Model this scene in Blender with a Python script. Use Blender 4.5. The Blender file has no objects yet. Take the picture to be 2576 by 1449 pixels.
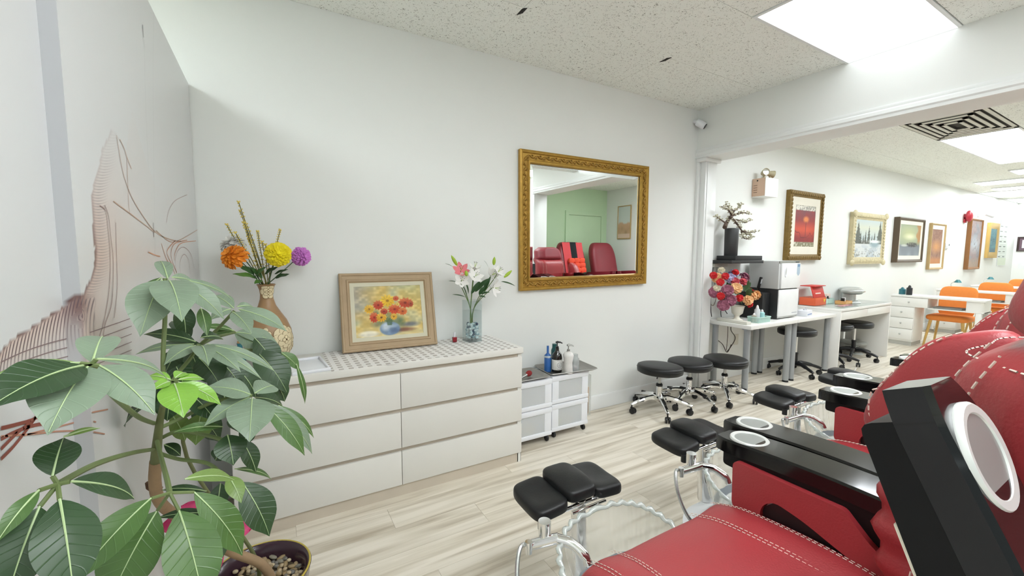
import bpy, bmesh, math, random
import numpy as np
from mathutils import Vector, Matrix
random.seed(7); rng = np.random.default_rng(7)
sc = bpy.context.scene
COL = sc.collection
PI = math.pi
# ------------------------------------------------------------------ camera
IMW, IMH = 2576, 1449
CAM = Vector((-1.4085, -2.7654, 1.3984)); FPX = 1048.12
YAW, PITCH, ROLL = math.radians(30.1547), math.radians(4.9327), math.radians(0.2921)
_fw = Vector((math.sin(YAW)*math.cos(PITCH), math.cos(YAW)*math.cos(PITCH), -math.sin(PITCH)))
_r = Vector((math.cos(YAW), -math.sin(YAW), 0)); _u = _r.cross(_fw)
_r, _u = (_r*math.cos(ROLL)+_u*math.sin(ROLL)), (-_r*math.sin(ROLL)+_u*math.cos(ROLL))
cd = bpy.data.cameras.new('camera'); cam = bpy.data.objects.new('camera', cd); COL.objects.link(cam)
cd.sensor_width = 36; cd.sensor_fit = 'HORIZONTAL'; cd.lens = 36*FPX/IMW; cd.clip_start = .03; cd.clip_end = 80
cam.matrix_world = Matrix(((_r.x, _u.x, -_fw.x, CAM.x), (_r.y, _u.y, -_fw.y, CAM.y), (_r.z, _u.z, -_fw.z, CAM.z), (0, 0, 0, 1)))
sc.camera = cam
# ------------------------------------------------------------------ world and exposure
w = bpy.data.worlds.new('world'); sc.world = w; w.use_nodes = True
w.node_tree.nodes['Background'].inputs[0].default_value = (.93, .97, 1, 1)
w.node_tree.nodes['Background'].inputs[1].default_value = 0.5
sc.view_settings.view_transform = 'Standard'; sc.view_settings.look = 'None'
sc.view_settings.exposure = 0.39; sc.view_settings.gamma = 1; sc.view_settings.use_curve_mapping = False
LIGHT_MAIN, LIGHT_SECOND = 10.0, 9.0          # emission of the ceiling light panels in the two rooms

# ------------------------------------------------------------------ helpers
def ray(px, py):
    return _r*((px-IMW/2)/FPX) + _u*((IMH/2-py)/FPX) + _fw
def aty(px, py, y):
    d = ray(px, py); return CAM + d*((y-CAM.y)/d.y)
def lin(c):
    if isinstance(c, str): c = tuple(int(c[i:i+2], 16)/255 for i in (0, 2, 4))
    return tuple((x/12.92 if x <= .04045 else ((x+.055)/1.055)**2.4) for x in c)
MATS = {}
def mat(name, col, rough=.5, metal=0., var=.06, vs=6., bump=0., bs=80., coat=0., spec=.5, trans=0., emis=0., sub=0.):
    if name in MATS: return MATS[name]
    m = bpy.data.materials.new(name); m.use_nodes = True; nt = m.node_tree; N = nt.nodes; L = nt.links
    b = N['Principled BSDF']; c = lin(col)
    b.inputs['Roughness'].default_value = rough; b.inputs['Metallic'].default_value = metal
    b.inputs['Specular IOR Level'].default_value = spec
    b.inputs['Coat Weight'].default_value = coat; b.inputs['Coat Roughness'].default_value = .06
    b.inputs['Transmission Weight'].default_value = trans
    tc = N.new('ShaderNodeTexCoord'); nz = N.new('ShaderNodeTexNoise'); nz.inputs['Scale'].default_value = vs; nz.inputs['Detail'].default_value = 4
    L.new(tc.outputs['Object'], nz.inputs['Vector'])
    mx = N.new('ShaderNodeMix'); mx.data_type = 'RGBA'
    mx.inputs[6].default_value = (*[x*(1-var) for x in c], 1); mx.inputs[7].default_value = (*[min(1, x*(1+var)) for x in c], 1)
    L.new(nz.outputs['Fac'], mx.inputs[0]); L.new(mx.outputs[2], b.inputs['Base Color'])
    if emis:
        b.inputs['Emission Color'].default_value = (*c, 1); b.inputs['Emission Strength'].default_value = emis
    if bump:
        n2 = N.new('ShaderNodeTexNoise'); n2.inputs['Scale'].default_value = bs; n2.inputs['Detail'].default_value = 3
        L.new(tc.outputs['Object'], n2.inputs['Vector'])
        bp = N.new('ShaderNodeBump'); bp.inputs['Strength'].default_value = bump; bp.inputs['Distance'].default_value = .003
        L.new(n2.outputs['Fac'], bp.inputs['Height']); L.new(bp.outputs['Normal'], b.inputs['Normal'])
    MATS[name] = m; return m
def glass_thin(name, tint, rough=.02, milk=.0, f0=.04):
    m = bpy.data.materials.new(name); m.use_nodes = True; nt = m.node_tree; N = nt.nodes; L = nt.links
    for n in list(N): N.remove(n)
    o = N.new('ShaderNodeOutputMaterial'); t = N.new('ShaderNodeBsdfTransparent'); g = N.new('ShaderNodeBsdfGlossy'); d = N.new('ShaderNodeBsdfDiffuse')
    t.inputs[0].default_value = (*lin(tint), 1); g.inputs['Roughness'].default_value = rough; d.inputs[0].default_value = (*lin(tint), 1)
    m1 = N.new('ShaderNodeMixShader'); m1.inputs[0].default_value = milk
    L.new(t.outputs[0], m1.inputs[1]); L.new(d.outputs[0], m1.inputs[2])
    lw = N.new('ShaderNodeLayerWeight'); lw.inputs[0].default_value = .5
    pw_ = N.new('ShaderNodeMath'); pw_.operation = 'POWER'; pw_.inputs[1].default_value = 4; L.new(lw.outputs['Facing'], pw_.inputs[0])
    ma = N.new('ShaderNodeMath'); ma.operation = 'MULTIPLY_ADD'; ma.inputs[1].default_value = .8; ma.inputs[2].default_value = f0; L.new(pw_.outputs[0], ma.inputs[0])
    m2 = N.new('ShaderNodeMixShader'); L.new(ma.outputs[0], m2.inputs[0]); L.new(m1.outputs[0], m2.inputs[1]); L.new(g.outputs[0], m2.inputs[2])
    L.new(m2.outputs[0], o.inputs[0]); MATS[name] = m; return m
def vmat(name, rough=.6, spec=.3):
    m = bpy.data.materials.new(name); m.use_nodes = True; nt = m.node_tree; b = nt.nodes['Principled BSDF']
    a = nt.nodes.new('ShaderNodeVertexColor'); a.layer_name = 'Col'
    nt.links.new(a.outputs['Color'], b.inputs['Base Color']); b.inputs['Roughness'].default_value = rough; b.inputs['Specular IOR Level'].default_value = spec
    MATS[name] = m; return m

class MB:
    def __init__(s): s.v = []; s.f = []; s.weld = True
    def add(s, vs, fs, M=None):
        o = len(s.v)
        s.v += [tuple(M @ Vector(p)) for p in vs] if M is not None else [tuple(p) for p in vs]
        s.f += [tuple(i+o for i in f) for f in fs]; return s
    def box(s, x0, x1, y0, y1, z0, z1, bev=0, seg=2, M=None):
        s.weld = False
        if bev <= 0:
            vs = [(x, y, z) for z in (z0, z1) for y in (y0, y1) for x in (x0, x1)]
            return s.add(vs, [(0, 2, 3, 1), (4, 5, 7, 6), (0, 1, 5, 4), (2, 6, 7, 3), (0, 4, 6, 2), (1, 3, 7, 5)], M)
        bm = bmesh.new(); bmesh.ops.create_cube(bm, size=1)
        for q in bm.verts: q.co = Vector(((x0+x1)/2+q.co.x*(x1-x0), (y0+y1)/2+q.co.y*(y1-y0), (z0+z1)/2+q.co.z*(z1-z0)))
        bmesh.ops.bevel(bm, geom=bm.edges[:], offset=bev, segments=seg, profile=.5, affect='EDGES', clamp_overlap=True)
        bm.verts.index_update(); vs = [q.co[:] for q in bm.verts]; fs = [[q.index for q in f.verts] for f in bm.faces]; bm.free()
        return s.add(vs, fs, M)
    def tube(s, pts, r, n=8, caps=True, closed=False, M=None):
        P = [Vector(p) for p in pts]; k = len(P); R = r if isinstance(r, (list, tuple)) else [r]*k
        T = []
        for i in range(k):
            a = P[(i-1) % k] if (closed or i > 0) else P[i]; b = P[(i+1) % k] if (closed or i < k-1) else P[i]
            t = b-a; T.append(t.normalized() if t.length > 1e-9 else Vector((0, 0, 1)))
        ref = Vector((0, 0, 1)) if abs(T[0].z) < .9 else Vector((1, 0, 0)); nrm = (ref - T[0]*ref.dot(T[0])).normalized()
        vs = []
        for i in range(k):
            nrm = nrm - T[i]*nrm.dot(T[i]); nrm = nrm.normalized() if nrm.length > 1e-6 else T[i].orthogonal().normalized()
            bi = T[i].cross(nrm)
            for j in range(n):
                a = 2*PI*j/n; vs.append(P[i]+(nrm*math.cos(a)+bi*math.sin(a))*R[i])
        fs = []
        for i in range(k if closed else k-1):
            for j in range(n):
                a, b = i*n+j, i*n+(j+1) % n; c, d = ((i+1) % k)*n+(j+1) % n, ((i+1) % k)*n+j; fs.append((a, b, c, d))
        if caps and not closed: fs += [tuple(range(n-1, -1, -1)), tuple((k-1)*n+j for j in range(n))]
        return s.add(vs, fs, M)
    def cyl(s, p0, p1, r0, r1=None, n=16, caps=True, M=None):
        return s.tube([p0, p1], [r0, r0 if r1 is None else r1], n, caps, M=M)
    def lathe(s, prof, n=32, c=(0, 0, 0), M=None, sx=1, sy=1):
        vs = []; fs = []; k = len(prof)
        for (r, z) in prof:
            for j in range(n):
                a = 2*PI*j/n; vs.append((c[0]+r*math.cos(a)*sx, c[1]+r*math.sin(a)*sy, c[2]+z))
        for i in range(k-1):
            for j in range(n): fs.append((i*n+j, i*n+(j+1) % n, (i+1)*n+(j+1) % n, (i+1)*n+j))
        if prof[0][0] > 1e-6: fs.append(tuple(range(n-1, -1, -1)))
        if prof[-1][0] > 1e-6: fs.append(tuple((k-1)*n+j for j in range(n)))
        return s.add(vs, fs, M)
    def surf(s, fn, nu, nv, cu=False, cv=False, M=None):
        U = nu if cu else nu+1; V = nv if cv else nv+1
        vs = [fn(i/nu, j/nv) for i in range(U) for j in range(V)]
        fs = [(i*V+j, ((i+1) % U)*V+j, ((i+1) % U)*V+(j+1) % V, i*V+(j+1) % V) for i in range(nu) for j in range(nv)]
        return s.add(vs, fs, M)
    def ell(s, c, r, nu=16, nv=10, p=1., q=1., M=None):
        sg = lambda x, e: math.copysign(abs(x)**e, x)
        def fn(u, v):
            a = 2*PI*u; b = PI*(v-.5)
            return (c[0]+r[0]*sg(math.cos(b), p)*sg(math.cos(a), q), c[1]+r[1]*sg(math.cos(b), p)*sg(math.sin(a), q), c[2]+r[2]*sg(math.sin(b), p))
        return s.surf(fn, nu, nv, cu=True, M=M)
    def prism(s, poly, d0, d1, ax='x', M=None):
        n = len(poly)
        mk = {'x': lambda a, b, d: (d, a, b), 'y': lambda a, b, d: (a, d, b), 'z': lambda a, b, d: (a, b, d)}[ax]
        vs = [mk(a, b, d0) for a, b in poly]+[mk(a, b, d1) for a, b in poly]
        fs = [tuple(range(n-1, -1, -1)), tuple(range(n, 2*n))]+[(i, (i+1) % n, n+(i+1) % n, n+i) for i in range(n)]
        return s.add(vs, fs, M)
    def mesh(s, name, m, ang=35):
        me = bpy.data.meshes.new(name); me.from_pydata(s.v, [], s.f)
        bm = bmesh.new(); bm.from_mesh(me); 
        if s.weld: bmesh.ops.remove_doubles(bm, verts=bm.verts, dist=1e-5)
        
        bmesh.ops.recalc_face_normals(bm, faces=bm.faces); bm.to_mesh(me); bm.free()
        if m: me.materials.append(m)
        if ang:
            me.shade_smooth(); me.set_sharp_from_angle(angle=math.radians(ang))
        return me
    def build(s, name, m, parent=None, ang=35, label=None):
        return link(name, s.mesh(name, m, ang), parent, label)
def link(name, data, parent=None, label=None):
    o = bpy.data.objects.new(name, data); COL.objects.link(o)
    if parent is not None: o.parent = parent
    if label: o['label'] = label
    return o
def thing(name, label, cat, loc=(0, 0, 0), rz=0, group=None, rot=None):
    o = link(name, None); o.location = loc; o.rotation_euler = rot or (0, 0, rz); o.empty_display_size = .05
    o['label'] = label; o['category'] = cat
    if group: o['group'] = group
    return o
def tag(o, label, cat, group=None):
    o['label'] = label; o['category'] = cat
    if group: o['group'] = group
    return o
def struct(o): o['kind'] = 'structure'; return o
def dup(o, loc=None, rz=None, label=None, group=None, parent=None):
    c = o.copy(); COL.objects.link(c)
    if parent is not None: c.parent = parent
    if loc is not None: c.location = loc
    if rz is not None: c.rotation_euler = (0, 0, rz)
    if label: c['label'] = label
    if group: c['group'] = group
    for ch in list(o.children): dup(ch, parent=c)
    return c
def cat_rom(P, n=6, closed=False):
    P = [Vector(p) for p in P]; k = len(P); out = []
    for i in range(k if closed else k-1):
        g = (lambda j: P[j % k]) if closed else (lambda j: P[min(max(j, 0), k-1)])
        a, b, c, d = g(i-1), g(i), g(i+1), g(i+2)
        for t in range(n):
            t /= n; out.append(.5*((2*b)+(c-a)*t+(2*a-5*b+4*c-d)*t*t+(3*b-a-3*c+d)*t**3))
    if not closed: out.append(P[-1])
    return out
def rpoly(pts, r, seg=4):
    out = []; n = len(pts)
    for i in range(n):
        a, b, c = Vector(pts[i-1]), Vector(pts[i]), Vector(pts[(i+1) % n]); rr = r[i] if isinstance(r, (list, tuple)) else r
        d1 = (a-b); d2 = (c-b); q = min(rr, d1.length*.48, d2.length*.48)
        p0 = b+d1.normalized()*q; p1 = b+d2.normalized()*q
        for k in range(seg+1):
            t = k/seg; out.append(tuple((1-t)**2*p0+2*t*(1-t)*b+t*t*p1))
    return out
def RM(axis, deg, about=(0, 0, 0)):
    return Matrix.Translation(about) @ Matrix.Rotation(math.radians(deg), 4, axis) @ Matrix.Translation(-Vector(about))
def TR(x, y, z): return Matrix.Translation((x, y, z))
def picture_grid(name, W, H, nx, ny, fn, m, parent, M):
    """flat printed or painted rectangle: a grid whose vertices carry the paint colour fn(u, v) (sRGB)"""
    u, v = np.meshgrid(np.linspace(0, 1, nx+1), np.linspace(0, 1, ny+1), indexing='ij')
    c = np.clip(fn(u, v), 0, 1).reshape(-1, 3); c = np.where(c <= .04045, c/12.92, ((c+.055)/1.055)**2.4)
    P = np.stack([(u-.5)*W, 0*u, (v-.5)*H], -1).reshape(-1, 3)
    idx = np.arange((nx+1)*(ny+1)).reshape(nx+1, ny+1)
    F = np.stack([idx[:-1, :-1], idx[1:, :-1], idx[1:, 1:], idx[:-1, 1:]], -1).reshape(-1, 4)
    me = bpy.data.meshes.new(name); me.from_pydata([tuple(M @ Vector(p)) for p in P], [], F.tolist())
    a = me.color_attributes.new('Col', 'FLOAT_COLOR', 'POINT'); a.data.foreach_set('color', np.c_[c, np.ones(len(c))].astype(np.float32).ravel())
    me.materials.append(m); return link(name, me, parent)
# ------------------------------------------------------------------ shared materials
W_WALL = mat('wall paint white', 'eceeea', .55, var=.015, vs=2, bump=.05, bs=220)
W_TRIM = mat('trim gloss white', 'eceeec', .3, var=.01)
W_GREEN = mat('wall paint pale green', 'c9e3bd', .6, var=.02)
M_WHITE = mat('white laminate', 'ecebe6', .35, var=.015)
M_WPLA = mat('white plastic', 'eef0f4', .35, var=.01)
M_CHROME = mat('chrome', 'e8e8e8', .08, 1, var=.02)
M_STEEL = mat('brushed steel', 'b9bab8', .3, 1, var=.08, vs=30)
M_SILVER = mat('silver satin', 'cfd2d2', .32, .75, var=.03)
M_BLACKP = mat('black plastic', '17181a', .35, var=.1)
M_BLACKG = mat('black gloss lacquer', '0a0a0b', .12, var=.1, coat=.25, spec=.35)
M_BLACKV = mat('black vinyl', '191a1b', .42, spec=.4, var=.12, vs=14, bump=.15, bs=160)
M_RED = mat('red leather', 'a8343a', .43, spec=.8, var=.1, vs=5, bump=.25, bs=190)
M_MAROON = mat('maroon leather', '8c2c37', .42, var=.12, vs=5, bump=.25, bs=150)
M_THREAD = mat('cream thread', 'ecd9cc', .7)
M_GREYM = mat('grey painted metal', 'a3a7a9', .4, .3, var=.04)
M_GLASS = glass_thin('clear glass', 'f4faf8')
M_PAINT = vmat('painted canvas', .5)
M_PRINT = vmat('printed paper', .55)
def floor_mat():
    m = bpy.data.materials.new('pale oak plank'); m.use_nodes = True; nt = m.node_tree; N = nt.nodes; L = nt.links; b = N['Principled BSDF']
    tc = N.new('ShaderNodeTexCoord'); oi = N.new('ShaderNodeObjectInfo'); mp = N.new('ShaderNodeMapping')
    cm = N.new('ShaderNodeCombineXYZ'); mul = N.new('ShaderNodeMath'); mul.operation = 'MULTIPLY'; mul.inputs[1].default_value = 37
    L.new(oi.outputs['Random'], mul.inputs[0]); L.new(mul.outputs[0], cm.inputs[0]); L.new(mul.outputs[0], cm.inputs[1])
    L.new(tc.outputs['Object'], mp.inputs['Vector']); L.new(cm.outputs[0], mp.inputs['Location']); mp.inputs['Scale'].default_value = (.85, 15, 15)
    n1 = N.new('ShaderNodeTexNoise'); n1.inputs['Scale'].default_value = 1.4; n1.inputs['Detail'].default_value = 6; n1.inputs['Distortion'].default_value = .5
    L.new(mp.outputs[0], n1.inputs['Vector'])
    r = N.new('ShaderNodeValToRGB'); e = r.color_ramp.elements
    e[0].position = .28; e[0].color = (*lin('b3a691'), 1); e[1].position = .60; e[1].color = (*lin('e9e1d2'), 1)
    k = r.color_ramp.elements.new(.46); k.color = (*lin('d8cfbd'), 1)
    L.new(n1.outputs['Fac'], r.inputs[0])
    hs = N.new('ShaderNodeHueSaturation'); mr = N.new('ShaderNodeMapRange'); mr.inputs[3].default_value = .97; mr.inputs[4].default_value = 1.03
    L.new(oi.outputs['Random'], mr.inputs[0]); L.new(mr.outputs[0], hs.inputs['Value']); L.new(r.outputs[0], hs.inputs['Color'])
    L.new(hs.outputs[0], b.inputs['Base Color']); b.inputs['Roughness'].default_value = .32
    bp = N.new('ShaderNodeBump'); bp.inputs['Strength'].default_value = .12; bp.inputs['Distance'].default_value = .002
    L.new(n1.outputs['Fac'], bp.inputs['Height']); L.new(bp.outputs[0], b.inputs['Normal']); return m
def tile_mat():
    m = bpy.data.materials.new('fissured ceiling tile'); m.use_nodes = True; nt = m.node_tree; N = nt.nodes; L = nt.links; b = N['Principled BSDF']
    tc = N.new('ShaderNodeTexCoord'); oi = N.new('ShaderNodeObjectInfo'); va = N.new('ShaderNodeVectorMath'); va.operation = 'ADD'
    ml = N.new('ShaderNodeMath'); ml.operation = 'MULTIPLY'; ml.inputs[1].default_value = 50; L.new(oi.outputs['Random'], ml.inputs[0])
    L.new(tc.outputs['Object'], va.inputs[0]); L.new(ml.outputs[0], va.inputs[1])
    n1 = N.new('ShaderNodeTexNoise'); n1.inputs['Scale'].default_value = 78; n1.inputs['Detail'].default_value = 1.5; n1.inputs['Distortion'].default_value = 1.6
    L.new(va.outputs[0], n1.inputs['Vector'])
    r = N.new('ShaderNodeValToRGB'); e = r.color_ramp.elements
    e[0].position = .32; e[0].color = (*lin('a3a49b'), 1); e[1].position = .385; e[1].color = (*lin('f8fbf4'), 1)
    L.new(n1.outputs['Fac'], r.inputs[0]); L.new(r.outputs[0], b.inputs['Base Color']); b.inputs['Roughness'].default_value = .9
    bp = N.new('ShaderNodeBump'); bp.inputs['Strength'].default_value = .25; bp.inputs['Distance'].default_value = .003
    L.new(r.outputs[0], bp.inputs['Height']); L.new(bp.outputs[0], b.inputs['Normal']); return m
M_FLOOR = floor_mat(); M_TILE = tile_mat()
M_GAP = mat('dark joint', '8f8d84', .9)
M_FILL = mat('lamp diffuser fill', 'f6fbff', .5, var=0, emis=LIGHT_MAIN)
M_LAMP1B = mat('lamp diffuser beam', 'f6fbff', .5, var=0, emis=LIGHT_MAIN*.15)
M_LAMP1C = mat('lamp diffuser partition', 'f2fbff', .5, var=0, emis=LIGHT_MAIN*2.0)
M_LAMP2 = mat('lamp diffuser second', 'f4faff', .5, var=0, emis=LIGHT_SECOND)

# ------------------------------------------------------------------ setting
H1, H2, SX = 2.80, 2.68, 2.33        # ceiling heights of the two rooms, soffit face
XE, YF, XO = 14.75, -4.6, -4.4        # end wall, front wall, outer side wall
fl = struct(MB().box(XO, XE, YF, .1, -.12, -.004).build('floor', mat('floor joint', 'a2927a', .8)))
pw, pl = .182, 1.22
pm = MB().box(-pl/2+.0006, pl/2-.0006, -pw/2+.0006, pw/2-.0006, -.004, 0).mesh('plank', M_FLOOR, 0)
cnt = 0
for j in range(16):
    y = -.02-pw*(j+.5)
    off = (j*.437) % 1.22
    for i in range(-4, 9):
        x = i*pl+off+pl/2-1.0
        if x+pl/2 < -1.78 or x > 9 or (j > 9 and x > 3.4) or (j > 12 and x > 1.3): continue
        o = link('plank', pm, fl); o.location = (x, y, 0); cnt += 1
# rest of the floor beyond the planks that can be told apart
MB().box(XO, -1.72, YF, .0, -.004, -.0018).box(9.3, XE, YF, 0, -.004, -.001).box(-1.72, 9.3, YF, -.02-pw*16, -.004, -.001) \
    .box(3.2, 9.3, -.02-pw*16, -.02-pw*10, -.004, -.0015).box(.6, 3.2, -.02-pw*16, -.02-pw*13, -.004, -.0015).box(-1.72, 9.3, -.02, 0, -.004, -.001).build('floor_covering', M_FLOOR, fl, 0)
struct(MB().box(XO, XE, 0, .12, 0, H1+.1).build('wall_back', W_WALL))
struct(MB().box(XO-.1, XO, YF, .1, 0, H1+.1).build('wall_outer', W_WALL))
# shop front behind the camera, windows added to let in fill light: sill wall, piers and a lintel around a wide window
wf = struct(MB().box(XO, SX+.2, YF-.12, YF, 0, .5).box(XO, SX+.2, YF-.12, YF, 2.45, H1+.1).box(XO, XO+.4, YF-.12, YF, .5, 2.45).box(-.3, .1, YF-.12, YF, .5, 2.45).box(SX-.2, SX+.2, YF-.12, YF, .5, 2.45).build('wall_front', W_WALL))
for i, (a, b) in enumerate(((XO+.4, -.3), (.1, SX-.2))):
    wn = struct(MB().box(a, b, YF-.07, YF-.06, .5, 2.45).build('window_%d' % (i+1), M_GLASS))  # unseen window, added to let in fill light
    MB().box(a, b, YF-.09, YF-.03, .5, .55).box(a, b, YF-.09, YF-.03, 2.4, 2.45).box(a, a+.05, YF-.09, YF-.03, .55, 2.4).box(b-.05, b, YF-.09, YF-.03, .55, 2.4).build('window_frame', W_TRIM, wn, 0)  # frame of the added window
struct(MB().box(SX+.1, 4.85, -4.02, -3.92, 0, H1).build('wall_green', W_GREEN))
struct(MB().box(4.75, 4.87, -4.0, -2.75, 0, H1).build('wall_return', W_WALL))
struct(MB().box(SX, SX+.14, YF, -3.12, 0, H1).build('wall_divider', W_WALL))
struct(MB().box(4.8, XE, -4.02, -3.92, 0, H1).build('wall_far_side', W_WALL))
struct(MB().box(XE, XE+.1, YF, .1, 0, H1+.1).build('wall_end', W_WALL))
# end wall turns into view earlier: return on the far end
d1 = struct(MB().box(3.745, 4.575, -3.9195, -3.903, .005, 2.135).build('door_1', W_GREEN))
MB().box(3.66, 3.738, -3.919, -3.893, 0, 2.142).box(4.582, 4.66, -3.919, -3.893, 0, 2.142).box(3.66, 4.66, -3.919, -3.893, 2.142, 2.22).build('door_casing', W_GREEN, d1, 0)
MB().ell((3.8, -3.88, 1.0), (.025, .03, .025)).build('door_knob', M_CHROME, d1)
# ceilings: T-shaped joints stay dark, each tile is a panel of its own
c1 = struct(MB().box(XO, SX+.3, YF, .1, H1+.012, H1+.1).build('ceiling', M_GAP))
c2 = struct(MB().box(SX+.2, XE, YF, .1, H2+.012, H2+.1).build('ceiling_second_room', M_GAP))
TL, TW = 1.219, .61
tm = MB().box(-TL/2+.0014, TL/2-.0014, -TW/2+.0014, TW/2-.0014, 0, .012).mesh('ceiling_tile', M_TILE, 0)
X0 = -.088-TL*4
LIGHTS1 = {(5, 2), (1, 2), (3, 4), (4, 4), (5, 6), (1, 5), (3, 7)}  # unseen fill panels added, save those by the beam and the partition
chip = MB().box(-TL/2+.0014, TL/2-.0014, -TW/2+.0014, TW/2-.0014, 0, .012).mesh('ceiling_tile', M_TILE, 0)
def light_panel(loc, m, label, sx=TL, sy=TW, group='ceiling light panels'):
    t = thing('ceiling_light', label, 'ceiling light', loc, group=group)
    MB().box(-sx/2+.003, sx/2-.003, -sy/2+.003, -sy/2+.022, -.006, .012).box(-sx/2+.003, sx/2-.003, sy/2-.022, sy/2-.003, -.006, .012) \
        .box(-sx/2+.003, -sx/2+.022, -sy/2+.022, sy/2-.022, -.006, .012).box(sx/2-.022, sx/2-.003, -sy/2+.022, sy/2-.022, -.006, .012).build('frame', W_TRIM, t, 0)
    MB().box(-sx/2+.022, sx/2-.022, -sy/2+.022, sy/2-.022, .002, .010).build('diffuser', m, t, 0)
    return t
LAB1 = {(5, 2): 'bright white rectangular light panel in the near ceiling against the beam', (1, 2): 'light panel in the ceiling on the far side of the printed partition',
        (3, 4): 'unseen fill light panel added in the ceiling above the aisle beside the pedicure chairs', (4, 4): 'unseen fill light panel added in the ceiling above the second pedicure chair', (5, 6): 'unseen fill light panel added in the ceiling behind the pedicure chairs', (1, 5): 'unseen fill light panel added in the ceiling behind the printed partition near the shop front', (3, 7): 'unseen fill light panel added in the ceiling close to the shop front'}
for i in range(0, 6):
    for j in range(0, 8):
        x, y = X0+TL*(i+.5), -TW*(j+.5)
        if x-TL/2 < XO-.3 or y-TW/2 < YF-.3: continue
        if (i, j) in LIGHTS1:
            light_panel((x, y, H1), {(5, 2): M_LAMP1B, (1, 2): M_LAMP1C}.get((i, j), M_FILL), LAB1[(i, j)]); continue
        o = link('ceiling_tile', tm, c1); o.location = (x, y, H1+random.choice((0, 0, .002)))
# small broken corners at two tile joints
for (x, y, a) in ((-.08, -.575, .9), (1.14, -.585, .6)):
    MB().prism([(-.008, -.02), (.012, -.045), (.016, .015), (-.004, .05)], -.0015, .004, 'z').build('ceiling_chip', mat('broken tile edge', '2e2c28', .9), c1).location = (x, y, H1)
# second ceiling
LIGHTS2 = {}
VENT = (3.955, -1.0)
GX = 3.955-TL
for i in range(0, 10):
    for j in range(0, 7):
        x, y = GX+TL*(i+.5), -.38-TW*(j-.5)
        if x > XE+.3: continue
        o = link('ceiling_tile', tm, c2); o.location = (x, y, H2)
        LIGHTS2[(i, j)] = o
def second_light(x0, x1, y0, y1, label):
    for k, o in list(LIGHTS2.items()):
        if o and x0-.01 < o.location.x < x1+.01 and y0-.01 < o.location.y < y1+.01:
            bpy.data.objects.remove(o); LIGHTS2[k] = None
    return light_panel(((x0+x1)/2, (y0+y1)/2, H2), M_LAMP2, label, x1-x0, y1-y0, 'light panels in the far room')
second_light(5.174, 6.393, -1.60, -.99, 'light panel in the far room next to the square air vent')
second_light(6.393, 7.612, -1.60, -.99, 'light panel in the far room joined end to end behind another panel')
second_light(2.736, 3.955, -1.60, -.99, 'light panel in the far room hidden close behind the white beam')
second_light(2.736, 3.955, -2.21, -1.60, 'light panel in the far room behind the beam above the pedicure chairs')
for (a, b, c, d, l) in ((8.35, 8.95, -2.2, -.95, 'short light panel in the far room above the second manicure desk'),
                        (9.5, 10.05, -1.6, -.34, 'thin looking light panel above the tall narrow painting'),
                        (10.72, 11.25, -1.6, -.32, 'light panel in the far room above the red fire bell'),
                        (11.4, 12.75, -.64, -.03, 'light panel beside the wall above the white wall camera'),
                        (13.35, 14.6, -.64, -.03, 'last light panel beside the wall above the price poster')):
    light_panel(((a+b)/2, (c+d)/2, H2-.013), M_LAMP2, l, b-a, d-c, 'light panels in the far room')
# ceiling air vent
for k in ((1, 2),):
    if LIGHTS2.get(k): bpy.data.objects.remove(LIGHTS2[k]); LIGHTS2[k] = None
vt = thing('air_vent', 'white square louvred air vent in the far ceiling behind the beam', 'air vent', (4.565, -1.295, H2))
MB().box(-.6, .6, -.3, .3, .008, .02).build('backing', mat('vent dark', '3a3833', .8), vt, 0)
for i in range(5):
    a, b = .595-i*.095, .295-i*.055; t = .05
    m = MB()
    for (x0, x1, y0, y1) in ((-a, a, -b, -b+.03), (-a, a, b-.03, b), (-a, -a+t, -b, b), (a-t, a, -b, b)):
        m.box(x0, x1, y0, y1, -.004-i*.003, .002-i*.003)
    m.build('louver', mat('vent metal', 'd3d2c6', .5), vt, 0)
# beam between the rooms, its moulding and the pilaster on the back wall
bm_ = struct(MB().box(SX, SX+.27, -3.12, 0, 2.335, H1+.1).build('wall_beam', W_WALL))
prof = [(SX, 2.335), (SX, 2.425), (SX-.012, 2.425), (SX-.016, 2.412), (SX-.014, 2.40), (SX-.026, 2.388), (SX-.03, 2.365), (SX-.022, 2.355), (SX-.022, 2.335)]
struct(MB().prism(prof, -3.12, 0, 'y').build('trim_1', W_TRIM))
struct(MB().box(SX+.27, SX+.285, -3.12, 0, 2.335, 2.40).build('trim_2', W_TRIM))
pil = struct(MB().box(SX+.03, SX+.21, -.085, 0, 0, 2.335, .004).build('wall_pilaster', W_TRIM))
MB().box(SX-.005, SX+.03, -.03, 0, 0, 2.335, .004).box(SX+.055, SX+.075, -.092, -.084, 0, 2.335, .003).box(SX-.012, SX+.24, -.11, 0, 2.30, 2.336, .006).build('casing', W_TRIM, pil)
struct(MB().box(SX-.01, SX+.24, -3.18, -2.98, 0, 2.335, .006).build('wall_post', W_TRIM))
# baseboards
def bb(name, x0, x1):
    p = [(0, 0), (-.018, 0), (-.018, .075), (-.014, .085), (-.014, .112), (-.008, .125), (0, .125)]
    return struct(MB().prism(p, x0, x1, 'x').build(name, W_TRIM))
bb('baseboard_back', -1.7, SX-.01); bb('baseboard_far', SX+.22, XE)
struct(MB().prism([(-3.92, 0), (-3.905, 0), (-3.905, .1), (-3.912, .11), (-3.92, .11)], SX+.14, 4.75, 'x').build('baseboard_green', W_TRIM))
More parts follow.
